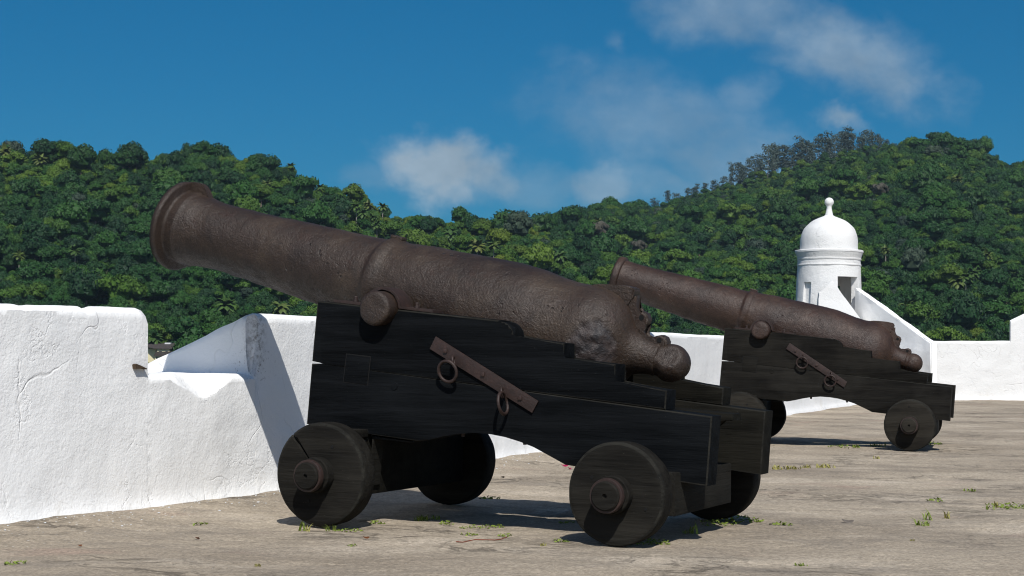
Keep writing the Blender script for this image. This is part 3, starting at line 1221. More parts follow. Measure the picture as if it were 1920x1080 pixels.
    B = [bm.verts.new(ptl(q[0], q[1], hw)) for q in sil]
    n = len(sil)
    f0 = bm.faces.new(A)
    f1 = bm.faces.new(B[::-1])
    for i in range(n):
        bm.faces.new((A[i], B[i], B[(i + 1) % n], A[(i + 1) % n]))
    bmesh.ops.bevel(bm, geom=list(f0.edges) + list(f1.edges), offset=.013, segments=3, affect='EDGES')
    bmesh.ops.triangulate(bm, faces=[f for f in bm.faces if len(f.verts) > 4])
    lg = bm_obj("pierced_lug", bm, iron, barrel, 50)
    for u_, z_ in ((1.537, 1.117), (1.638, .999)):
        s_, h_ = toax(u_, z_, 1.301, .25)
        lathe("lug_hole_shade", [(0, .0135), (2 * hw + .006, .0135)], ptl(s_, h_, -hw - .003), (0, 1, 0), M_HOLE, barrel, 20)  # solid dark plug painted as the shade inside each eye
    if muzzle == 'flared':
        # front sight: a fin running back from the muzzle ring
        bm = bmesh.new()
        sec = [(-1.545, .262), (-1.520, .279), (-1.470, .284), (-1.435, .280), (-1.410, .262), (-1.385, .232), (-1.36, .205), (-1.50, .21)]
        prof_w = [.016, .018, .022, .026, .030, .034, .03, .02]
        a_ = [bm.verts.new(ptl(s, h, -w_)) for (s, h), w_ in zip(sec, prof_w)]
        b_ = [bm.verts.new(ptl(s, h, w_)) for (s, h), w_ in zip(sec, prof_w)]
        n = len(sec)
        bm.faces.new(a_)
        bm.faces.new(b_[::-1])
        for i in range(n):
            bm.faces.new((a_[i], b_[i], b_[(i + 1) % n], a_[(i + 1) % n]))
        bmesh.ops.bevel(bm, geom=list(bm.edges), offset=.006, segments=2, affect='EDGES')
        bm_obj("front_sight", bm, iron, barrel)
    # small square lump on top of the centre ring
    bm = bmesh.new()
    bm_box(bm, (-.05, -.03, -.01), (.03, .03, .012), .006)
    bm.transform(Matrix.Translation(ptl(-.02, .268)) @ Matrix((ax, Vector((0, 1, 0)), mm)).transposed().to_4x4())
    bm_obj("ring_lump", bm, iron, barrel)
    # cheeks -------------------------------------------------
    upper, lower = cheek_pts(trun)
    wood_near = wood
    for near in (True, False):
        wood = wood_near if near or seed != 1 else M_WOODF
        v0, v1 = (0, TCH) if near else (WID - TCH, WID)
        bm = bmesh.new()
        bm_prism(bm, lower, v0, v1, .007, True)
        lo = bm_obj("cheek", bm, wood, root)
        lo.data.materials.append(M_EDGE)
        bm = bmesh.new()
        bm_prism(bm, upper, v0 + .0015, v1 - .0015, .007, True)
        up_ = bm_obj("upper_plank", bm, wood, lo)
        up_.data.materials.append(M_EDGE)
        if near:
            # let-in repair patch across the joint
            bm = bmesh.new()
            q = [(.018, .904), (.163, .890), (.147, .742), (.000, .757)]
            bm_prism(bm, q, -.004, .02, .002)
            bm_obj("repair_patch", bm, wood, lo)
            bm = bmesh.new()
            q = [(.013, .909), (.168, .895), (.152, .737), (-.005, .752)]
            bm_prism(bm, q, -.0012, .018, 0)
            bm_obj("patch_joint", bm, M_HOLE, lo)
            # plugged bolt head
            lathe("bolt_plug", [(0, .022), (.004, .020), (.004, .005)], (.315, .0, .738) if seed == 1 else (.31, .0, .752), (0, -1, 0), wood, lo, 20)
        # slanting iron bar with two rings
        if near:
            (a0, a1, b0, b1) = bar
            bm = bmesh.new()
            bm_prism(bm, [a0, b0, b1, a1], -.013, -.0015, .002)
            ib = bm_obj("iron_bar", bm, M_STRAP, lo)
            ca = (Vector(a0) + Vector(a1)) / 2
            cb_ = (Vector(b0) + Vector(b1)) / 2
            for k in (.13, .50, .86):
                q = ca.lerp(cb_, k)
                bm = bmesh.new()
                bm_box(bm, (q.x - .011, -.022, q.y - .011), (q.x + .011, -.012, q.y + .011), .003)
                bm_obj("bolt_head", bm, M_STRAP, lo)
            for (ex, ez), (rx, rz), nr in rings:
                bm = bmesh.new()
                torus_bm(bm, (ex, -.030, ez), .023, .0075, (math.cos(.6), .25, math.sin(.6) * .2), 24, 10)
                bm_obj("eye", bm, M_STRAP, lo)
                bm = bmesh.new()
                torus_bm(bm, (rx, -.050, rz), .056, .0085, nr, 48, 12, .06)
                bm_obj("ring", bm, M_STRAP, lo)
        # cap square over the trunnion
        slope_c = (1.089 - 1.194) / (.943 + .178)
        zt_ = lambda u: 1.194 + (u + .178) * slope_c
        R = .103
        inner, outer = [], []
        for k in range(0, 19):
            a = math.pi * (1 - k / 18)
            inner.append((tu + R * math.cos(a), max(tzz + R * math.sin(a), zt_(tu + R * math.cos(a)) + .001)))
            outer.append((tu + (R + .013) * math.cos(a), tzz + (R + .013) * math.sin(a)))
        L0, L1 = -.078, .537
        poly = [(L0, zt_(L0) + .002)] + inner + [(L1, zt_(L1) + .002), (L1, zt_(L1) + .017)]
        outer = [(x, max(z, zt_(x) + .017)) for x, z in outer]
        poly += outer[::-1] + [(L0, zt_(L0) + .017)]
        va, vb = (.006, TCH - .012) if near else (WID - TCH + .012, WID - .006)
        bm = bmesh.new()
        bm_prism(bm, poly, va, vb, .002)
        cap = bm_obj("cap_strap", bm, M_STRAP, lo)
        for ub in (.045, .425):
            z_ = zt_(ub) + .017
            vc = (va + vb) / 2
            lathe("strap_bolt", [(-.01, .016), (.010, .016), (.011, .011), (.026, .011), (.030, .008)], (ub, vc - .03 if near else vc, z_), (0, 0, 1), M_STRAP, lo, 8, sharp=25)
    wood = M_WOODF if seed == 1 else wood_near
    # axletrees, transom, bed --------------------------------
    bm = bmesh.new()
    bm_box(bm, (-.115, -.115, .15), (.145, WID + .115, .475), .012)
    bm_obj("front_axletree", bm, wood, root)
    bm = bmesh.new()
    bm_box(bm, (1.57, -.115, .135), (1.80, WID + .115, .33), .012)
    bm_box(bm, (1.66, -.07, .138), (1.932, .80, .350), .010)
    bm_obj("rear_axletree", bm, M_WOODV, root)
    bm = bmesh.new()
    bm_box(bm, (-.10, TCH - .01, .50), (-.02, WID - TCH + .01, .93), .008)
    bm_obj("transom", bm, wood, root)
    bm = bmesh.new()
    q = [(.30, .700), (.30, .735), (2.045, .622), (2.045, .588), (1.97, .590), (1.93, .555), (1.90, .50), (1.84, .50), (1.80, .60)]
    bm_prism(bm, q, .46, .60, .005)
    bm_obj("bed_plank", bm, wood, root)
    bm = bmesh.new()
    q = [(1.02, .69), (1.45, .662), (1.45, .73), (1.02, .735)]
    bm_prism(bm, q, .40, .66, .006)
    bm_obj("quoin", bm, M_WOODV, root)
    # small filler block on the axle between wheel and cheek, and an iron bracket below
    bm = bmesh.new()
    bm_box(bm, (-.10, -.13, .462), (.16, .0, .505), .006)
    bm_obj("axle_cap_block", bm, wheelmat, root)
    bm = bmesh.new()
    bm_prism(bm, [(.172, .466), (.42, .446), (.42, .437), (.180, .456), (.160, .20), (.152, .20)], .02, .13, .003)
    bm_obj("iron_bracket", bm, M_WOODV, root)  # dark timber colour stands in for the shade on this iron
    # nails under the arch
    for u_ in (.70, 1.06):
        lathe("bolt_end", [(0, .011), (.022, .010)], (u_, .06, (.497 if u_ < .9 else .468) + .004), (0, 0, -1), M_STRAP, root, 8)
    # wheels
    build_wheel(root, .021, .2717, True, wheelmat, seed, 320 if seed == 1 else False, ((.62, 62), (.57, 245)))
    build_wheel(root, 1.695, .25, True, wheelmat, seed + 4, False, ((.58, 148), (.68, -22)) if seed == 1 else ((.72, 92),))
    build_wheel(root, .021, .2717, False, wheelmat, seed + 8, False, ())
    build_wheel(root, 1.695, .25, False, wheelmat, seed + 12, False, ())
    return root


def toax(u, z, z0, slope):
    """(u, z) in the gun's mid plane -> (distance along the axis, height above it)"""
    cs = 1 / math.sqrt(1 + slope * slope)
    return (u * cs - (z - z0) * slope * cs, u * slope * cs + (z - z0) * cs)


build_cannon((-.905, 8.865, -.4488), 'flared', 1.301, .25, (.226, 1.152), M_WOOD, M_WHEEL, M_IRON,
             ((.567, 1.004), (.532, .939), (1.166, .678), (1.132, .618)),
             [((.684, .877), (.661, .822), (.12, 1, .25)), ((.969, .718), (.985, .664), (.95, .02, .15))],
             "nearer and larger cannon on a black timber carriage, muzzle flared into a wide lip", 1, False)
build_cannon((2.365, 16.787, -.2969), 'plain', 1.335, .2855, (.200, 1.170), M_WOODB, M_WHEELB, M_IRON2,
             ((.491, 1.045), (.454, .985), (1.067, .659), (1.038, .600)),
             [((.635, .905), (.621, .846), (.10, 1, .12)), ((.912, .728), (.903, .667), (.10, 1, .12))],
             "farther cannon on a weathered brown carriage in front of the domed turret", 2, True)


# ------------------------------------------------------------------ terrain and hills
SK_L = [(-300, 265), (-100, 275), (0, 284), (60, 280), (100, 268), (150, 286), (185, 312), (230, 296), (260, 298), (340, 284), (420, 293), (490, 292), (540, 316), (580, 356), (630, 353), (680, 366), (720, 388), (800, 397), (850, 404), (950, 404), (1000, 417), (1020, 418)]
SK_R = [(1020, 414), (1050, 402), (1100, 388), (1160, 378), (1220, 392), (1300, 376), (1360, 366), (1420, 356), (1470, 347), (1530, 330), (1580, 312), (1640, 292), (1700, 272), (1740, 258), (1775, 254), (1800, 260), (1840, 282), (1880, 310), (1920, 309), (2000, 330), (2300, 380)]
SK = SK_L + SK_R[1:]
SKX = np.array([p[0] for p in SK], float)
SKY = np.array([p[1] for p in SK], float)
RIDGE2 = [(1150, 430), (1215, 398), (1260, 378), (1320, 360), (1380, 345), (1440, 328), (1500, 310), (1560, 292), (1620, 276), (1680, 275), (1740, 300), (1850, 380)]
R2X = np.array([p[0] for p in RIDGE2], float)
R2Y = np.array([p[1] for p in RIDGE2], float)
ZB = -7.0


def sstep(a, b, x):
    k = np.clip((x - a) / (b - a), 0, 1)
    return k * k * (3 - 2 * k)


def elev(px, py):
    """tangent of elevation, allowing for the tilt and roll of the frame"""
    d = ray(float(px), float(py))
    return d.z


def ridge_D(px):
    return 690 + 290 * sstep(930, 1180, px)


def near_d(px):
    return 425 + 25 * sstep(900, 1200, px)


EL = np.array([elev(x, y) for x, y in SK])
EL2 = np.array([elev(x, y) for x, y in RIDGE2])


def terr(px, d):
    """px: heading expressed as a column of the photograph; d: distance forward"""
    D, d0 = ridge_D(px), near_d(px)
    e = np.interp(px, SKX, EL)
    zr = CAMH + D * e - 6.0
    k = (d - d0) / (D - d0)
    kk = np.clip(k, 0, 1)
    z = ZB + (zr - ZB) * kk ** .92
    rough = 0.0
    z2 = CAMH + 1180 * np.interp(px, R2X, EL2, left=-.02, right=-.02) - 2.0
    if k > 1:
        fall = zr - (d - D) * .22
        if 1150 < px < 1850:
            b = sstep(D, 1180, d)
            z = zr * (1 - b) + z2 * b - 9 * math.sin(math.pi * min(1, b))
            if d > 1180:
                z = z2 - (d - 1180) * .3
        else:
            z = max(fall, ZB)
    w_ = 4 * kk * (1 - kk)
    x = (px - 960) / F * d
    z = z + w_ * (9.0 * fbm((x, d, 1.5), .009, 3) + 4.0 * fbm((x, d, 7.5), .03, 3))
    side = sstep(-700, -200, px) * (1 - sstep(2100, 2700, px))
    return ZB + (z - ZB) * float(side) if z > ZB else z


def build_terrain():
    ds = [45, 80, 130, 200, 260, 300] + [370, 400] + list(np.linspace(425, 1250, 110)) + [1400, 1700, 2300, 3000]
    pxs = np.linspace(-900, 2900, 330)
    vs, fs = [], []
    for d in ds:
        for px in pxs:
            x = (px - 960) / F * d
            z = float(terr(px, d)) if d >= 400 else ZB - 2 + 2 * sstep(45, 300, d)
            if d > 1300:
                z = min(z, ZB)
            vs.append((x, d, z))
    n = len(pxs)
    for r in range(len(ds) - 1):
        for i in range(n - 1):
            a = r * n + i
            fs.append((a, a + 1, a + n + 1, a + n))
    o = from_data("hill_terrain", vs, fs, M_TERR, sharp=180)
    tag(o, "wooded hillside behind the fort", "hill", kind='structure')
    # low ground all round, to the horizon
    R = 3200
    vs, fs = [(0, 0, ZB - 3.0)], []
    for k in range(64):
        a = 2 * math.pi * k / 64
        vs.append((R * math.cos(a), R * math.sin(a), ZB - 3.0))
    for k in range(64):
        fs.append((0, 1 + k, 1 + (k + 1) % 64))
    o = from_data("low_terrain", vs, fs, M_TERR, smooth=False)
    tag(o, "low green land round the fort", "ground", kind='structure')


build_terrain()


# ------------------------------------------------------------------ trees
def leaf_quads(vs, fs, c, r, n, size, flat=1.0, up_bias=.25, rng=RNG, hemi=-.35):
    k = 0
    while k < n:
        d = rng.normal(size=3)
        d /= np.linalg.norm(d)
        if d[2] < hemi:
            continue
        p = c + d * r * np.array([1, 1, flat]) * (.86 + .26 * rng.random())
        nrm = d + rng.normal(size=3) * .55 + np.array([0, 0, up_bias])
        nrm /= np.linalg.norm(nrm)
        a = np.cross(nrm, rng.normal(size=3))
        a /= np.linalg.norm(a)
        b = np.cross(nrm, a)
        s = size * (.6 + .8 * rng.random())
        i = len(vs)
        bend = nrm * s * .25
        vs += [p - a * s - bend, p - b * s * .7, p + a * s - bend, p + b * s * .7]
        fs.append((i, i + 1, i + 2, i + 3))
        k += 1


_ico = bmesh.new()
bmesh.ops.create_icosphere(_ico, subdivisions=1, radius=1)
_ico.verts.ensure_lookup_table()
ICOV = np.array([v.co[:] for v in _ico.verts])
ICOF = [tuple(v.index for v in f.verts) for f in _ico.faces]
_ico.free()


def core(vs, fs, c, r, flat=1.0):
    i = len(vs)
    for v in ICOV:
        vs.append(c + v * r * np.array([1, 1, flat]))
    for f in ICOF:
        fs.append(tuple(i + k for k in f))


def crown_mesh(name, mat, seed, nb, spread, flat, leaf, per, base=0.9, hgt=.75):
    """crown of unit radius standing above z = 0"""
    rng = np.random.default_rng(seed)
    vs, fs = [], []
    for k in range(nb):
        a = k * 2.399 + rng.random() * .6
        rr_ = spread * math.sqrt((k + .35) / nb)
        zc = base + hgt * (1 - (rr_ / spread) ** 2 * .75) * .55 + rng.normal() * .10
        c = np.array([rr_ * math.cos(a), rr_ * math.sin(a), zc])
        r = (.30 + .17 * rng.random()) * (1.08 - .25 * rr_)
        core(vs, fs, c, r * .84, flat)
        leaf_quads(vs, fs, c, r, int(per * (r / .38) ** 2), leaf, flat, .25, rng)
    c = np.array([0, 0, base])
    core(vs, fs, c, .62, .55)
    me = bpy.data.meshes.new(name)
    me.from_pydata([tuple(v) for v in vs], [], fs)
    me.materials.append(mat)
    return me


def trunk_mesh(name, h, r, mat, limbs=4, seed=0, spread=.55):
    rng = np.random.default_rng(seed)
    vs, fs = [], []

    def tube(pts, rads, n=7):
        i0 = len(vs)
        for p, r_ in zip(pts, rads):
            for j in range(n):
                a = 2 * math.pi * j / n
                vs.append((p[0] + r_ * math.cos(a), p[1] + r_ * math.sin(a), p[2]))
        for i in range(len(pts) - 1):
            for j in range(n):
                k = (j + 1) % n
                fs.append((i0 + i * n + j, i0 + i * n + k, i0 + (i + 1) * n + k, i0 + (i + 1) * n + j))
    tube([(0, 0, -.25), (.01, 0, h * .3), (.02, .01, h * .65), (.0, .02, h)], [r * 1.3, r, r * .8, r * .55])
    for k in range(limbs):
        a = k * 2.4 + rng.random()
        z0 = h * (.5 + .3 * rng.random())
        e = (spread * math.cos(a), spread * math.sin(a), h + .25 + .25 * rng.random())
        tube([(0, 0, z0), (e[0] * .5, e[1] * .5, (z0 + e[2]) / 2 - .03), e], [r * .55, r * .4, r * .2], 5)
    me = bpy.data.meshes.new(name)
    me.from_pydata(vs, [], fs)
    me.materials.append(mat)
    for p in me.polygons:
        p.use_smooth = True
    return me


KINDS = [
    ('broad', M_LEAF, 1, 11, .66, .80, .066, 98), ('broad', M_LEAF, 2, 14, .72, .72, .062, 88), ('dense', M_LEAFD, 3, 12, .64, .85, .062, 98),
    ('flat', M_LEAF, 4, 13, .78, .50, .062, 92), ('dense', M_LEAFD, 5, 9, .58, 1.0, .066, 98), ('broad', M_LEAF, 6, 17, .72, .80, .058, 80),
    ('pale', M_LEAFY, 7, 12, .66, .80, .062, 80), ('thin', M_LEAFG, 8, 11, .66, .80, .058, 72)]
CROWNS = [crown_mesh("crown", m, s, nb, sp, fl, lf, per) for (_, m, s, nb, sp, fl, lf, per) in KINDS]
TRUNK = trunk_mesh("trunk", 1.0, .055, M_BARK)

# candidate positions over the slopes: (px heading, distance)
cand = []
rng = np.random.default_rng(5)
d = 335.0
while d < 1185:
    pitch = 3.6 + .0010 * (d - 335)
    npx = int((2170 + 260) * d / F / pitch)
    for k in range(npx):
        px = -260 + (2430) * (k + rng.random()) / npx
        dd = d + rng.random() * pitch
        D, d0 = float(ridge_D(px)), float(near_d(px))
        back = 1195 < px < 1745 and dd > D and dd < 1150
        if dd < d0 or (dd > D + 45 and not back):
            continue
        if dd < 438 and 255 < px < 350:
            continue
        x = (px - 960) / F * dd
        kind = int(rng.choice(8, p=[.24, .19, .17, .09, .13, .15, .008, .022]))
        # a light, yellower grove on the saddle
        if 640 < px < 1000 and dd > 480 and rng.random() < .36:
            kind = 6
        s = 1.5 + 2.5 * rng.random() ** 1.6
        if dd > D + 45:
            s = 1.5 + .9 * rng.random()
        if 640 < px < 930 and dd > 450:
            s *= .78
        if rng.random() < .07:
            s *= 1.75
        cand.append((px, dd, x, float(terr(px, dd)), kind, s, rng.random() * 6.28))
    d += pitch * .86

# the trees that show largest become things of their own, the mass of the wood is one object


def shown(c):
    px, dd, x, z, kind, s, a = c
    top = (z + 2.0 * s - CAMH) / dd
    if not (-10 < px < 1930):
        return -1
    lim = .0235 if px < 1330 else .012
    if 283 < px < 470:
        lim = 0.004
    if top < lim:
        return -1
    frac = min(1.0, (top - lim) * dd / (1.5 * s))
    return s / dd * frac


order = sorted(range(len(cand)), key=lambda i: -shown(cand[i]))
single = set([i for i in order[:285] if shown(cand[i]) > 0])
NAMES = {'broad': 'broadleaf_tree', 'dense': 'dense_tree', 'flat': 'flat_topped_tree', 'pale': 'yellow_green_tree', 'thin': 'grey_green_tree'}
DESC = {'broad': 'mid green broadleaf tree', 'dense': 'dark dense tree', 'flat': 'flat topped green tree', 'pale': 'light yellow green tree', 'thin': 'greyish green tree'}
first = {}
for i in sorted(single, key=lambda i: cand[i][1]):
    px, dd, x, z, kind, s, a = cand[i]
    nm = KINDS[kind][0]
    root = bpy.data.objects.new(NAMES[nm], None)
    C.objects.link(root)
    where = 'low on the wooded hill seen over the near parapet' if px < 700 else ('on the lower slope behind the two guns' if px < 1450 else 'low on the hill beyond the domed turret')
    tag(root, DESC[nm] + ' ' + where, 'tree', 'largest trees on the wooded hills')
    root.location = (x, dd, z)
    root.rotation_euler = (0, 0, a)
    root.scale = (s, s, s * (1.0 + .4 * math.sin(i * 1.7) ** 2))
    o1 = bpy.data.objects.new("trunk", TRUNK)
    o2 = bpy.data.objects.new("crown", CROWNS[kind])
    for o in (o1, o2):
        C.objects.link(o)
        o.parent = root

rest = [c for i, c in enumerate(cand) if i not in single]
lib = bpy.data.collections.new("tree_library")
for k, me in enumerate(CROWNS):
    lib.objects.link(bpy.data.objects.new("crown_kind_%02d" % k, me))
me = bpy.data.meshes.new("forest")
me.from_pydata([(c[2], c[1], c[3] - .2 * c[5]) for c in rest], [], [])
at = me.attributes.new('kind', 'INT', 'POINT')
at.data.foreach_set('value', np.array([c[4] for c in rest], np.int32))
at = me.attributes.new('scl', 'FLOAT_VECTOR', 'POINT')
sv = np.array([[c[5] * (.9 + .2 * rng.random()), c[5], c[5] * (.9 + .65 * rng.random())] for c in rest], np.float32)
at.data.foreach_set('vector', sv.ravel())
at = me.attributes.new('rot', 'FLOAT_VECTOR', 'POINT')
rv = np.array([[rng.normal() * .06, rng.normal() * .06, c[6]] for c in rest], np.float32)
at.data.foreach_set('vector', rv.ravel())
forest = link("forest", me)
tag(forest, "unbroken green forest covering the hills behind the fort", "forest", kind='stuff')
ng = bpy.data.node_groups.new("forest_scatter", 'GeometryNodeTree')
ng.interface.new_socket('Geometry', in_out='INPUT', socket_type='NodeSocketGeometry')
ng.interface.new_socket('Geometry', in_out='OUTPUT', socket_type='NodeSocketGeometry')
gi = ng.nodes.new('NodeGroupInput')
go = ng.nodes.new('NodeGroupOutput')
ip = ng.nodes.new('GeometryNodeInstanceOnPoints')
ci = ng.nodes.new('GeometryNodeCollectionInfo')
ci.inputs[0].default_value = lib
ci.inputs['Separate Children'].default_value = True
ci.inputs['Reset Children'].default_value = True
ip.inputs['Pick Instance'].default_value = True


def named(n, ty):
    nd = ng.nodes.new('GeometryNodeInputNamedAttribute')
    nd.data_type = ty
    nd.inputs[0].default_value = n
    return [o_ for o_ in nd.outputs if o_.enabled][0]


ng.links.new(gi.outputs[0], ip.inputs['Points'])
ng.links.new(ci.outputs[0], ip.inputs['Instance'])
ng.links.new(named('kind', 'INT'), ip.inputs['Instance Index'])
ng.links.new(named('rot', 'FLOAT_VECTOR'), ip.inputs['Rotation'])
ng.links.new(named('scl', 'FLOAT_VECTOR'), ip.inputs['Scale'])
ng.links.new(ip.outputs[0], go.inputs[0])
md = forest.modifiers.new("scatter", 'NODES')
md.node_group = ng


# palms ------------------------------------------------------------
def palm_mesh(seed, nf=15, L=3.6, droop=1.0):
    rng = np.random.default_rng(seed)
    vs, fs = [], []
    for k in range(nf):
        a = k * 2.399 + rng.random() * .5
        el0 = math.radians(72 - 85 * (k / nf) + rng.normal() * 8)
        p = np.array([0., 0., 0.])
        dirv = np.array([math.cos(a) * math.cos(el0), math.sin(a) * math.cos(el0), math.sin(el0)])
        side = np.array([-math.sin(a), math.cos(a), 0])
        n = 9
        prev = None
        for i in range(n + 1):
            f = i / n
            wdt = .62 * math.sin(math.pi * min(1, f * .9 + .12)) + .03
            hang = .55 * wdt
            i0 = len(vs)
            vs += [p + side * wdt - np.array([0, 0, hang]), p, p - side * wdt - np.array([0, 0, hang])]
            if prev is not None and i % 1 == 0:
                fs.append((prev, prev + 1, i0 + 1, i0))
                fs.append((prev + 1, prev + 2, i0 + 2, i0 + 1))
            prev = i0
            p = p + dirv * L / n
            dirv = dirv + np.array([0, 0, -.17 * droop])
            dirv /= np.linalg.norm(dirv)
    me = bpy.data.meshes.new("palm_fronds")
    me.from_pydata([tuple(v) for v in vs], [], fs)
    me.materials.append(M_LEAFP)
    return me


PALMS = [palm_mesh(21, 24, 3.0, 1.1), palm_mesh(22, 21, 3.3, 1.3), palm_mesh(23, 26, 2.8, 1.0)]
PTRUNK = trunk_mesh("trunk", 1.0, .022, M_PBARK, 0, 3)
# (px, py of the crown, size factor)
palm_px = [(425, 573, 1.25), (527, 578, 1.1), (612, 437, .9), (668, 388, .9), (680, 400, .8), (700, 408, .8), (706, 422, .8), (717, 388, .8), (640, 376, .8), (690, 386, .8), (845, 440, 1.0), (895, 462, 1.1), (925, 460, .8), (600, 352, .7), (745, 420, .8),
           (1100, 425, .9), (1140, 432, 1.0), (1120, 415, .8), (1145, 418, .9), (1050, 480, .9), (75, 300, 1.1), (8, 285, 1.2), (290, 635, .9), (1795, 335, 1.0), (1400, 448, .9), (1330, 430, .9), (1455, 370, .9), (1810, 520, 1.0), (1795, 530, .9), (1825, 512, .9), (1850, 480, .9), (1840, 470, .8), (1700, 575, .9), (1660, 470, .7), (350, 470, .8), (140, 470, .8), (35, 480, .7), (545, 312, .7), (500, 345, .8), (970, 470, .8), (1245, 560, .8), (1275, 575, .8)]


def surf_hit(px, py, lift=8.0, far=1000):
    e = elev(px, py)
    for dd in np.arange(float(near_d(px)) + 6, far, 4):
        if float(terr(px, dd)) + lift > CAMH + e * dd:
            return dd
    return float(ridge_D(px))


for k, (px, py, sf) in enumerate(palm_px):
    dd = surf_hit(px, py)
    d_ = ray(px, py)
    pos = Vector((d_.x * dd, dd, CAMH + d_.z * dd))
    gz_ = float(terr(px, dd))
    h = max(4.0, pos.z - gz_)
    root = bpy.data.objects.new("palm_tree", None)
    C.objects.link(root)
    root.location = (pos.x, pos.y, pos.z - h)
    side = 'on the hill left of the gap' if px < 640 else ('in the yellow green grove above the near barrel' if px < 1010 else ('on the slope above the far barrel' if px < 1480 else 'on the hill beyond the domed turret'))
    tag(root, "pale feathery palm crown standing out " + side, "palm", "palms among the forest trees")
    tr = bpy.data.objects.new("trunk", PTRUNK)
    C.objects.link(tr)
    tr.parent = root
    tr.scale = (9, 9, h)
    cr = bpy.data.objects.new("crown", PALMS[k % 3])
    C.objects.link(cr)
    cr.parent = root
    cr.location = (0, 0, h)
    cr.rotation_euler = (0, 0, k * 1.3)
    s_ = sf * (1.05 if dd < 500 else 1.25)
    cr.scale = (s_, s_, s_)


# eucalyptus on the back ridge --------------------------------------
def euca_mesh(seed):
    """height 1; tall bole, small separate clumps towards the top"""
    rng = np.random.default_rng(seed)
    vs, fs = [], []
    for k in range(16):
        z = .46 + .50 * (k / 15) + rng.normal() * .02
        rad = .085 * (1.15 - (z - .42) * 1.0)
        a = k * 2.4 + rng.random()
        c = np.array([math.cos(a) * rad * rng.random() * 1.5, math.sin(a) * rad * rng.random() * 1.5, z])
        leaf_quads(vs, fs, c, .050 + .030 * rng.random(), 46, .0150, .9, .2, rng, -.8)
        core(vs, fs, c, .030, .9)
    me = bpy.data.meshes.new("eucalyptus_crown")
    me.from_pydata([tuple(v) for v in vs], [], fs)
    me.materials.append(M_EUC)
    return me


EUC = [euca_mesh(31), euca_mesh(32), euca_mesh(33), euca_mesh(34)]
ETR = trunk_mesh("trunk", .95, .0095, M_PBARK, 0, 6, .06)
EPX = [(1225, 372, 22), (1252, 356, 24), (1268, 362, 22), (1290, 352, 24), (1306, 345, 26), (1322, 342, 24), (1340, 338, 26), (1358, 330, 30), (1372, 306, 44), (1385, 303, 46), (1392, 310, 38), (1405, 296, 46), (1416, 292, 48), (1428, 302, 42), (1440, 272, 60), (1450, 268, 62), (1460, 274, 56), (1472, 270, 56),
       (1484, 280, 46), (1492, 268, 54), (1502, 258, 60), (1512, 262, 56), (1522, 268, 48), (1534, 256, 56), (1546, 250, 58), (1556, 258, 48), (1566, 252, 52), (1577, 246, 56), (1588, 240, 60), (1598, 248, 50), (1612, 256, 44), (1622, 244, 52), (1634, 246, 50), (1646, 250, 46), (1662, 262, 36), (1676, 268, 30),
       (1395, 325, 40), (1422, 318, 40), (1447, 305, 44), (1470, 300, 44), (1498, 296, 44), (1525, 290, 44), (1552, 284, 44), (1580, 278, 44), (1608, 276, 40), (1635, 275, 36), (1338, 355, 26), (1370, 340, 36)]
EPX = EPX + [(px + 7 + 3 * math.sin(px), py + 4 + 5 * math.sin(px * .7), hp * .9) for px, py, hp in EPX[::3]]
for k, (px, py, hp) in enumerate(EPX):
    dd = 1168 + 26 * math.sin(k * 1.7)
    d_ = ray(px, py)
    H_ = hp / F * dd * 1.25 + 4
    top = CAMH + d_.z * dd
    root = bpy.data.objects.new("eucalyptus_tree", None)
    C.objects.link(root)
    root.location = (d_.x * dd, dd, top - H_)
    tag(root, "tall slender grey green eucalyptus in the stand along the hazy back ridge", "tree", "eucalyptus trees on the back ridge")
    for nm, me_, kk in (("trunk", ETR, 1), ("crown", EUC[k % 4], 1)):
        o = bpy.data.objects.new(nm, me_)
        C.objects.link(o)
        o.parent = root
        wd = H_ * (1.5 if hp < 35 else 1.12) * (.85 + .3 * math.sin(k * 2.3) ** 2)
        if nm == "trunk":
            wd = H_ * .8
        o.scale = (wd, wd, H_ * (.93 if nm == "trunk" else 1.0))
        o.rotation_euler = (0, 0, k * 2.1)

# distinct single trees ----------------------------------------------
BARE = crown_mesh("crown", M_BARE, 41, 9, .62, .8, .05, 22)
special = [("yellow_flowering_tree", 493, 357, 5.0, CROWNS[6], "small bright yellow flowering tree high on the hill behind the muzzle", "tree"),
           ("yellow_green_tree", 775, 447, 7.5, CROWNS[6], "bright yellow green tree just above the middle of the near barrel", "tree"),
           ("dark_round_tree", 955, 414, 10.0, CROWNS[4], "large dark round tree at the dip in the skyline", "tree"),
           ("bare_tree", 1122, 425, 7.0, BARE, "thin greyish half bare tree on the slope above the far muzzle", "tree"),
           ("bare_tree", 1195, 458, 5.0, BARE, "low pinkish grey thin tree right above the far muzzle", "tree"),
           ("bare_tree", 1645, 352, 6.0, BARE, "grey bare tree high above the domed turret", "tree"),
           ("skyline_tree", 235, 296, 6.0, CROWNS[2], "dark tree standing up from the skyline between two dips", "tree"),
           ("skyline_tree", 88, 274, 6.5, CROWNS[4], "broad dark tree topping the skyline near the edge of the picture", "tree")]
for nm, px, py, s, me_, lab, cat in special:
    dd = surf_hit(px, py, 10.0)
    d_ = ray(px, py)
    root = bpy.data.objects.new(nm, None)
    C.objects.link(root)
    root.location = (d_.x * dd, dd - 4, CAMH + d_.z * dd - 1.25 * s)
    root.scale = (s, s, s)
    tag(root, lab, cat)
    for n_, m_ in (("trunk", TRUNK), ("crown", me_)):
        o = bpy.data.objects.new(n_, m_)
        C.objects.link(o)
        o.parent = root


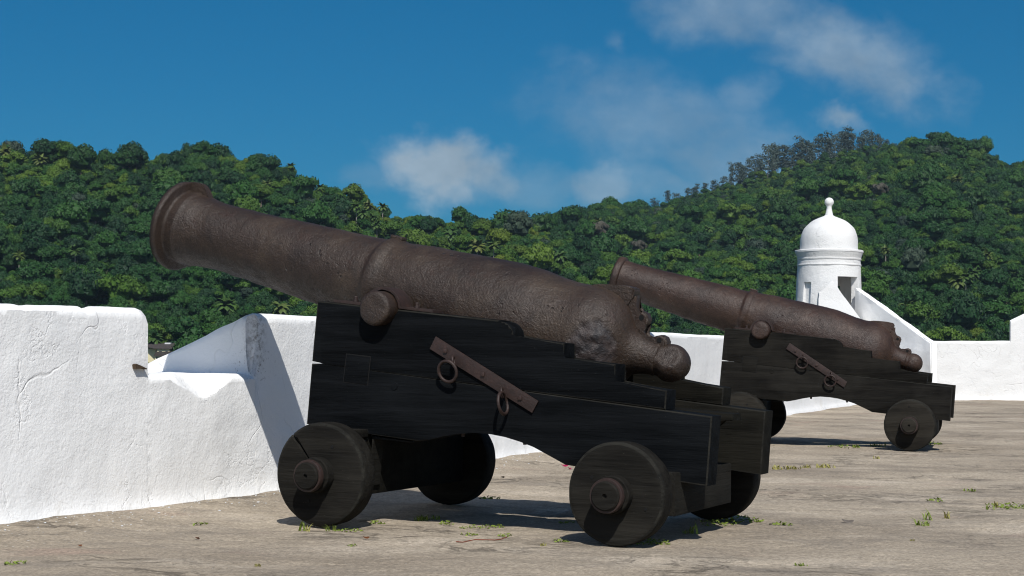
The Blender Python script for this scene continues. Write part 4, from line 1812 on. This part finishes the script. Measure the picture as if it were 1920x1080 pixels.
# ------------------------------------------------------------------ houses seen through the gun opening
def build_houses():
    dd = 425.0
    k = dd / F

    def X(px):
        return (px - 960) * k

    def Z(px, py):
        return CAMH + ray(px, py).z * dd
    zb = Z(300, 705)
    root = empty("house", (X(296), dd, zb), 0, "cream two storey house with a dark tiled roof seen through the gun opening", "house")
    bm = bmesh.new()
    x0, x1 = X(272) - X(296), X(320) - X(296)
    xc = X(296.5) - X(296)
    h = Z(300, 654) - zb
    bm_box(bm, (x0, 2.2, 0), (x1, 9, h), 0)
    bm_box(bm, (xc, 0, 0), (x1 - .02, 2.3, h - .01), 0)
    bm_obj("wall", bm, M_HWALL, root)
    bm = bmesh.new()
    pts = [(x0 - .5, 1.6, h + .55), (xc - .5, -.5, h - .05), (x1 + .6, -.5, h - .05), (x1 + .2, 6, h + 1.3), (x0 - .5, 6, h + 1.3)]
    a = [bm.verts.new(p) for p in pts]
    b = [bm.verts.new((p[0], p[1], p[2] + .18)) for p in pts]
    bm.faces.new(a)
    bm.faces.new(b[::-1])
    for i in range(5):
        bm.faces.new((a[i], b[i], b[(i + 1) % 5], a[(i + 1) % 5]))
    rf = bm_obj("roof", bm, M_HROOF, root)
    bm = bmesh.new()
    bm_box(bm, (X(304) - X(296), 4.2, h + 1.22), (X(315) - X(296), 5.8, h + 1.62), .02)
    bm_obj("roof_patch", bm, M_HPALE, rf)
    for pa, pb, ya, yb in ((300.2, 305.5, 658, 664.5), (312, 316.5, 658, 664.5)):
        bm = bmesh.new()
        bm_box(bm, (X(pa) - X(296), -.05, Z(300, yb) - zb), (X(pb) - X(296), .03, Z(300, ya) - zb), 0)
        bm_obj("window", bm, M_HWIN, root)
    bm = bmesh.new()
    bm_box(bm, (X(290.6) - X(296), 2.15, Z(300, 664.5) - zb), (X(292.2) - X(296), 2.25, Z(300, 657) - zb), 0)
    bm_obj("window", bm, M_HWIN, root)
    dd2 = dd - 6
    root2 = empty("outbuilding", (X(318), dd2, zb - .5), 0, "low shed with a brown grey roof in front of the cream house", "shed")
    bm = bmesh.new()
    z1 = Z(310, 666.5) - zb + .5
    bm_box(bm, (X(302) - X(318), 0, 0), (X(345) - X(318), 4, z1), 0)
    bm_obj("wall", bm, M_HWALL, root2)
    bm = bmesh.new()
    xa, xb = X(300) - X(318), X(348) - X(318)
    bm_prism(bm, [(xa, z1 - .15), (xb, z1 - .15), (xb - .8, z1 + 1.1), (xa + .7, z1 + 1.0)], -.5, 4.2, 0)
    bm_obj("roof", bm, M_HROOF, root2)
    bm = bmesh.new()
    bm_box(bm, (X(304.5) - X(318), -.04, z1 - 1.4), (X(307) - X(318), .03, z1 - .35), 0)
    bm_obj("window", bm, M_HWIN, root2)
    # blue tank at the edge of the opening
    zt_ = Z(285, 678)
    r = lathe("water_tank", [(0, .55), (.9, .6), (1.0, .5), (1.05, .1)], (X(284.5), dd - 20, zt_ - 1.05), (0, 0, 1), M_BLUE, None, 24)
    tag(r, "small blue tank low beside the cream house", "tank")
    # bushes in front of the house
    for i, (px, py, s) in enumerate(((290, 680, 2.2), (299, 684, 2.0), (283, 673, 1.8), (308, 688, 2.0))):
        b = bpy.data.objects.new("bush", CROWNS[6 if i == 0 else 0])
        C.objects.link(b)
        b.location = (X(px), dd - 13, Z(px, py) - 1.35 * s)
        b.scale = (s, s, s)
        tag(b, "low yellow green bush in front of the cream house" if i == 0 else "low green bush at the foot of the cream house", "bush", "bushes by the house")


build_houses()


# ------------------------------------------------------------------ small things on the terrace
def tuft_mesh(seed, n=16, h=.07, spread=.05, lean=.5, wd=.004):
    rng = np.random.default_rng(seed)
    vs, fs = [], []
    for k in range(n):
        a = rng.random() * 6.28
        r = spread * math.sqrt(rng.random())
        b = np.array([math.cos(a) * r, math.sin(a) * r, -.004])
        hh = h * (.45 + .75 * rng.random())
        la = rng.random() * 6.28
        d = np.array([math.cos(la), math.sin(la), 0])
        s = np.array([-d[1], d[0], 0]) * wd
        ln = lean * (.3 + rng.random())
        p0, p1, p2 = b, b + d * hh * ln * .35 + np.array([0, 0, hh * .6]), b + d * hh * ln + np.array([0, 0, hh * (.95 - .25 * ln)])
        i = len(vs)
        vs += [p0 - s, p0 + s, p1 + s * .8, p1 - s * .8, p2]
        fs += [(i, i + 1, i + 2, i + 3), (i + 3, i + 2, i + 4)]
    me = bpy.data.meshes.new("grass_tuft")
    me.from_pydata([tuple(v) for v in vs], [], fs)
    return me


def weed_mesh(seed, n=60, spread=.09, h=.02):
    """flat mat of small leaves"""
    rng = np.random.default_rng(seed)
    vs, fs = [], []
    for k in range(n):
        a = rng.random() * 6.28
        r = spread * math.sqrt(rng.random())
        c = np.array([math.cos(a) * r, math.sin(a) * r * .7, h * rng.random() * (1 - .5 * r / spread)])
        nr = rng.normal(size=3) * .5 + np.array([0, 0, 1.0])
        nr /= np.linalg.norm(nr)
        u = np.cross(nr, rng.normal(size=3))
        u /= np.linalg.norm(u)
        v = np.cross(nr, u)
        s = .006 + .006 * rng.random()
        i = len(vs)
        vs += [c - u * s, c - v * s * .6, c + u * s, c + v * s * .6]
        fs.append((i, i + 1, i + 2, i + 3))
    me = bpy.data.meshes.new("weed_patch")
    me.from_pydata([tuple(v) for v in vs], [], fs)
    return me


TUFT = [tuft_mesh(51, 18, .06, .03), tuft_mesh(52, 22, .06, .07), tuft_mesh(53, 9, .075, .02, .8), tuft_mesh(54, 34, .045, .055)]
for m_ in TUFT:
    m_.materials.append(M_GRASS)
TUFTD = [m_.copy() for m_ in TUFT]
for m_ in TUFTD:
    m_.materials.clear()
    m_.materials.append(M_GRASSD)
WEED = [weed_mesh(61), weed_mesh(62, 90, .13, .03), weed_mesh(63, 40, .06)]
for m_ in WEED:
    m_.materials.append(M_GRASS)

SMALL = [  # px, py, mesh, scale, label
    (1466, 879, TUFTD[3], 1.5, "wide dry tuft nearest the first carriage in a row of three"), (1487, 879, TUFTD[3], 1.2, "wide dry tuft, middle part of the row of three behind the near carriage"),
    (1512, 878, TUFTD[0], 1.2, "small dry tuft standing between two others in the row behind the near carriage"), (1549, 878, TUFTD[3], 1.5, "dry tuft with a tall stem at the outer end of the row of three"),
    (1644, 860, TUFTD[0], 1.0, "thin tuft just in front of the far carriage"), (1816, 919, TUFT[3], .9, "green tuft alone on the open paving below the far wheels"),
    (1754, 937, WEED[2], 1.2, "small flat green weed on the open paving"), (1890, 951, WEED[1], 1.5, "flat green weed strip near the edge of the paving"), (1912, 950, WEED[0], 1.0, "flat green weed cut off by the picture edge"), (1868, 949, TUFTD[2], .8, "thin dry stem beside the flat weed strip"),
    (1729, 982, TUFT[0], 1.3, "bright green leaning tuft at the broken paving edge"), (1741, 972, TUFT[2], 1.1, "tall green blades leaning beside the broken paving edge"), (1777, 968, TUFTD[2], .9, "thin straw stem on the open paving"),
    (1466, 982, WEED[2], 1.1, "small green weed behind the near rear wheels"), (1503, 1058, TUFT[3], .55, "yellow green weed low in the foreground"), (1711, 1014, TUFTD[0], .4, "tiny dry tuft in the foreground paving"),
    (567, 990, TUFT[2], 1.0, "tall arching grass blades in front of the front wheel"), (576, 993, TUFTD[2], .7, "dry stems in front of the front wheel"), (616, 992, TUFT[2], .6, "short grass blades at the foot of the front wheel"), (628, 989, TUFT[2], .6, "grass blades just right of the front wheel foot"),
    (655, 991, WEED[0], .9, "flat green weed right of the front wheel"), (706, 977, WEED[2], 1.0, "flat green weed under the carriage near its front wheel"), (790, 972, TUFT[0], 1.3, "green tuft in the shadow under the carriage"), (808, 970, TUFT[1], .9, "broad green tuft in the shadow under the carriage"), (838, 980, WEED[2], 1.0, "bright small weed in the middle under the carriage"),
    (897, 987, WEED[1], .8, "bright flat weed patch under the middle of the carriage"), (932, 986, WEED[2], .9, "small bright weed beside the flat patch"), (948, 1003, WEED[2], .8, "small weed in front of the shadow edge"), (878, 1000, WEED[2], .8, "small weed in a paving crack"), (1018, 1022, TUFTD[0], .5, "dry tuft left of the rear wheel"),
    (1064, 979, WEED[2], .9, "small green weed behind the rear wheel"), (1050, 1016, WEED[2], .8, "green weed left of the rear wheel foot"), (1222, 1018, WEED[1], .9, "green weed mat under the rear wheel"), (1232, 1020, WEED[0], .8, "bright weed right of the rear wheel foot"), (1302, 1000, TUFT[2], 1.0, "tall grass blades in the rear wheel's shadow"), (1290, 1000, TUFT[0], .9, "green tuft in the rear wheel's shadow"),
    (1380, 974, WEED[1], 1.3, "green weed mat beside the far rear wheel"), (1350, 980, WEED[1], 1.2, "green weed mat in the shade behind the rear axle"), (1408, 976, WEED[2], 1.1, "weed at the edge of the shade by the far rear wheel"), (660, 1020, WEED[2], .6, "tiny weed in the foreground left of centre"), (30, 1057, WEED[2], .9, "tiny weed in the near corner of the paving"), (483, 1056, TUFTD[0], .5, "tiny dry tuft in the foreground below the wall"), (374, 981, WEED[2], .9, "small weed in a crack near the parapet foot"), (920, 931, WEED[2], 1.2, "small weed beyond the far front wheel"),
    (1605, 838, TUFT[0], 1.3, "green tuft under the far carriage"), (1645, 836, TUFT[1], 1.3, "green tuft beside the far rear wheel in shade"), (1582, 839, WEED[1], 1.3, "flat weed under the far carriage"), (1750, 833, WEED[1], 1.2, "weed at the foot of the far rear wheel")]
cnt = 0
for px, py, me_, s, lab in SMALL:
    g = gpt(px, py)
    nm = "weed_patch" if me_ in WEED else "grass_tuft"
    o = bpy.data.objects.new(nm, me_)
    C.objects.link(o)
    o.location = (g.x, g.y, ground_z(g.x, g.y) + .002)
    o.rotation_euler = (0, 0, cnt * 1.9)
    o.scale = (s, s, s * (.6 if me_ in (TUFT[1], TUFT[3], TUFTD[1], TUFTD[0], TUFTD[3], TUFT[0]) else .9))
    tag(o, lab, "weed" if me_ in WEED else "grass", "weeds and grass tufts in the paving")
    cnt += 1


def petal(px, py, mat, size, lab, cat, name, rz=0.3, up_=.008):
    g = gpt(px, py)
    bm = bmesh.new()
    N = 10
    top = []
    for i in range(N):
        a = 2 * math.pi * i / N
        top.append(bm.verts.new((size * math.cos(a), size * .62 * math.sin(a), .35 * size * math.cos(a) ** 2)))
    c = bm.verts.new((0, 0, -.1 * size))
    for i in range(N):
        bm.faces.new((top[i], top[(i + 1) % N], c))
    r = bmesh.ops.solidify(bm, geom=list(bm.faces), thickness=.002)
    o = bm_obj(name, bm, mat)
    o.location = (g.x, g.y, ground_z(g.x, g.y) + up_)
    o.rotation_euler = (.35, .1, rz)
    tag(o, lab, cat)


petal(1058, 877, M_PETAL, .032, "upright magenta petal lying beyond the carriage arch", "petal", "fallen_petal", .4, .02)
petal(1068, 880, M_PETAL, .022, "smaller magenta petal next to the upright one", "petal", "fallen_petal", 1.2)
petal(370, 1008, M_DRY, .018, "small red brown dry leaf in front of the parapet", "leaf", "dry_leaf", 2.0)
petal(686, 1007, M_DRY, .018, "small orange dry leaf in front of the front wheel", "leaf", "dry_leaf", .5)
petal(149, 1023, M_DRY, .014, "tiny orange dry leaf near the bottom corner below the parapet", "leaf", "dry_leaf", .9)
petal(942, 895, M_CHIP, .020, "small dark leaf beyond the near carriage", "leaf", "dry_leaf", .9)
petal(1589, 979, M_STONE, .035, "small dark flat stone on the open paving", "stone", "flat_stone", .0)

# thin red twig
bm = bmesh.new()
tw = [gpt(855 + 12 * i, 1014 - .9 * i + 2.2 * math.sin(i * 1.3)) for i in range(9)]
prev = None
for i, g in enumerate(tw):
    ring = []
    for j in range(6):
        a = 2 * math.pi * j / 6
        ring.append(bm.verts.new((g.x, g.y + .0026 * math.cos(a), ground_z(g.x, g.y) + .004 + .0026 * math.sin(a))))
    if prev:
        for j in range(6):
            bm.faces.new((prev[j], prev[(j + 1) % 6], ring[(j + 1) % 6], ring[j]))
    prev = ring
o = bm_obj("fallen_twig", bm, M_TWIG)
tag(o, "thin reddish twig lying in front of the near carriage", "twig")

# rotten wood stub sticking out at the end of the first merlon
d_ = ray(250, 690)
bm = bmesh.new()
q = [(-.050, .012), (-.038, .019), (.0, .010), (.055, -.006), (.053, -.010), (.02, -.009), (-.044, -.010)]
bm_prism(bm, q, -.003, .10, .002)
for v in bm.verts:
    v.co += Vector((0, 0, .006 * fbm(v.co, 30, 2)))
o = bm_obj("wood_stub", bm, M_CHIP)
o.location = (-2.093, 9.252, .816)
o.rotation_euler = (0, 0, math.atan2(_dir12.y, _dir12.x))
tag(o, "splintered dark wood stub set in the parapet at the corner of the gun opening", "wood")

# chips of plaster fallen along the foot of the wall
rng = np.random.default_rng(77)
vs, fs = [], []
for k in range(420):
    tt = rng.random() * 12 + 3.2
    p_, n_ = wat(tt)
    off = -.06 - .35 * rng.random() ** 2.2
    c = p_ + n_ * off
    z = ground_z(c.x, c.y)
    s = .003 + .007 * rng.random() ** 2
    a = rng.random() * 6.28
    i = len(vs)
    for j in range(4):
        b = a + j * 1.57 + rng.normal() * .2
        r_ = s * (.7 + .6 * rng.random())
        vs.append((c.x + r_ * math.cos(b), c.y + r_ * math.sin(b), z + .001))
    vs.append((c.x, c.y, z + s * .7))
    fs += [(i, i + 1, i + 4), (i + 1, i + 2, i + 4), (i + 2, i + 3, i + 4), (i + 3, i, i + 4)]
o = from_data("plaster_crumbs", vs, fs, M_HPALE, smooth=False)
tag(o, "white crumbs of plaster scattered along the foot of the parapet", "crumbs", kind='stuff')


# ------------------------------------------------------------------ the humid air over the bay
def build_haze():
    bm = bmesh.new()
    bm_box(bm, (-3400, -3400, ZB - 4.2), (3400, 3400, 200), 0)
    m = bpy.data.materials.new("humid_air")
    m.use_nodes = True
    m.node_tree.nodes.clear()
    t = NT(m.node_tree)
    out = t.node('ShaderNodeOutputMaterial')
    v = t.node('ShaderNodeVolumePrincipled')
    v.inputs['Color'].default_value = (.55, .78, 1.0, 1)
    v.inputs['Density'].default_value = .00005
    v.inputs['Anisotropy'].default_value = .0
    t.l.new(v.outputs[0], out.inputs['Volume'])
    me = bpy.data.meshes.new("haze")
    bmesh.ops.recalc_face_normals(bm, faces=bm.faces)
    bm.to_mesh(me)
    bm.free()
    o = link("haze", me, m)
    tag(o, "thin bluish haze between the fort and the hills", "haze", kind='stuff')


build_haze()
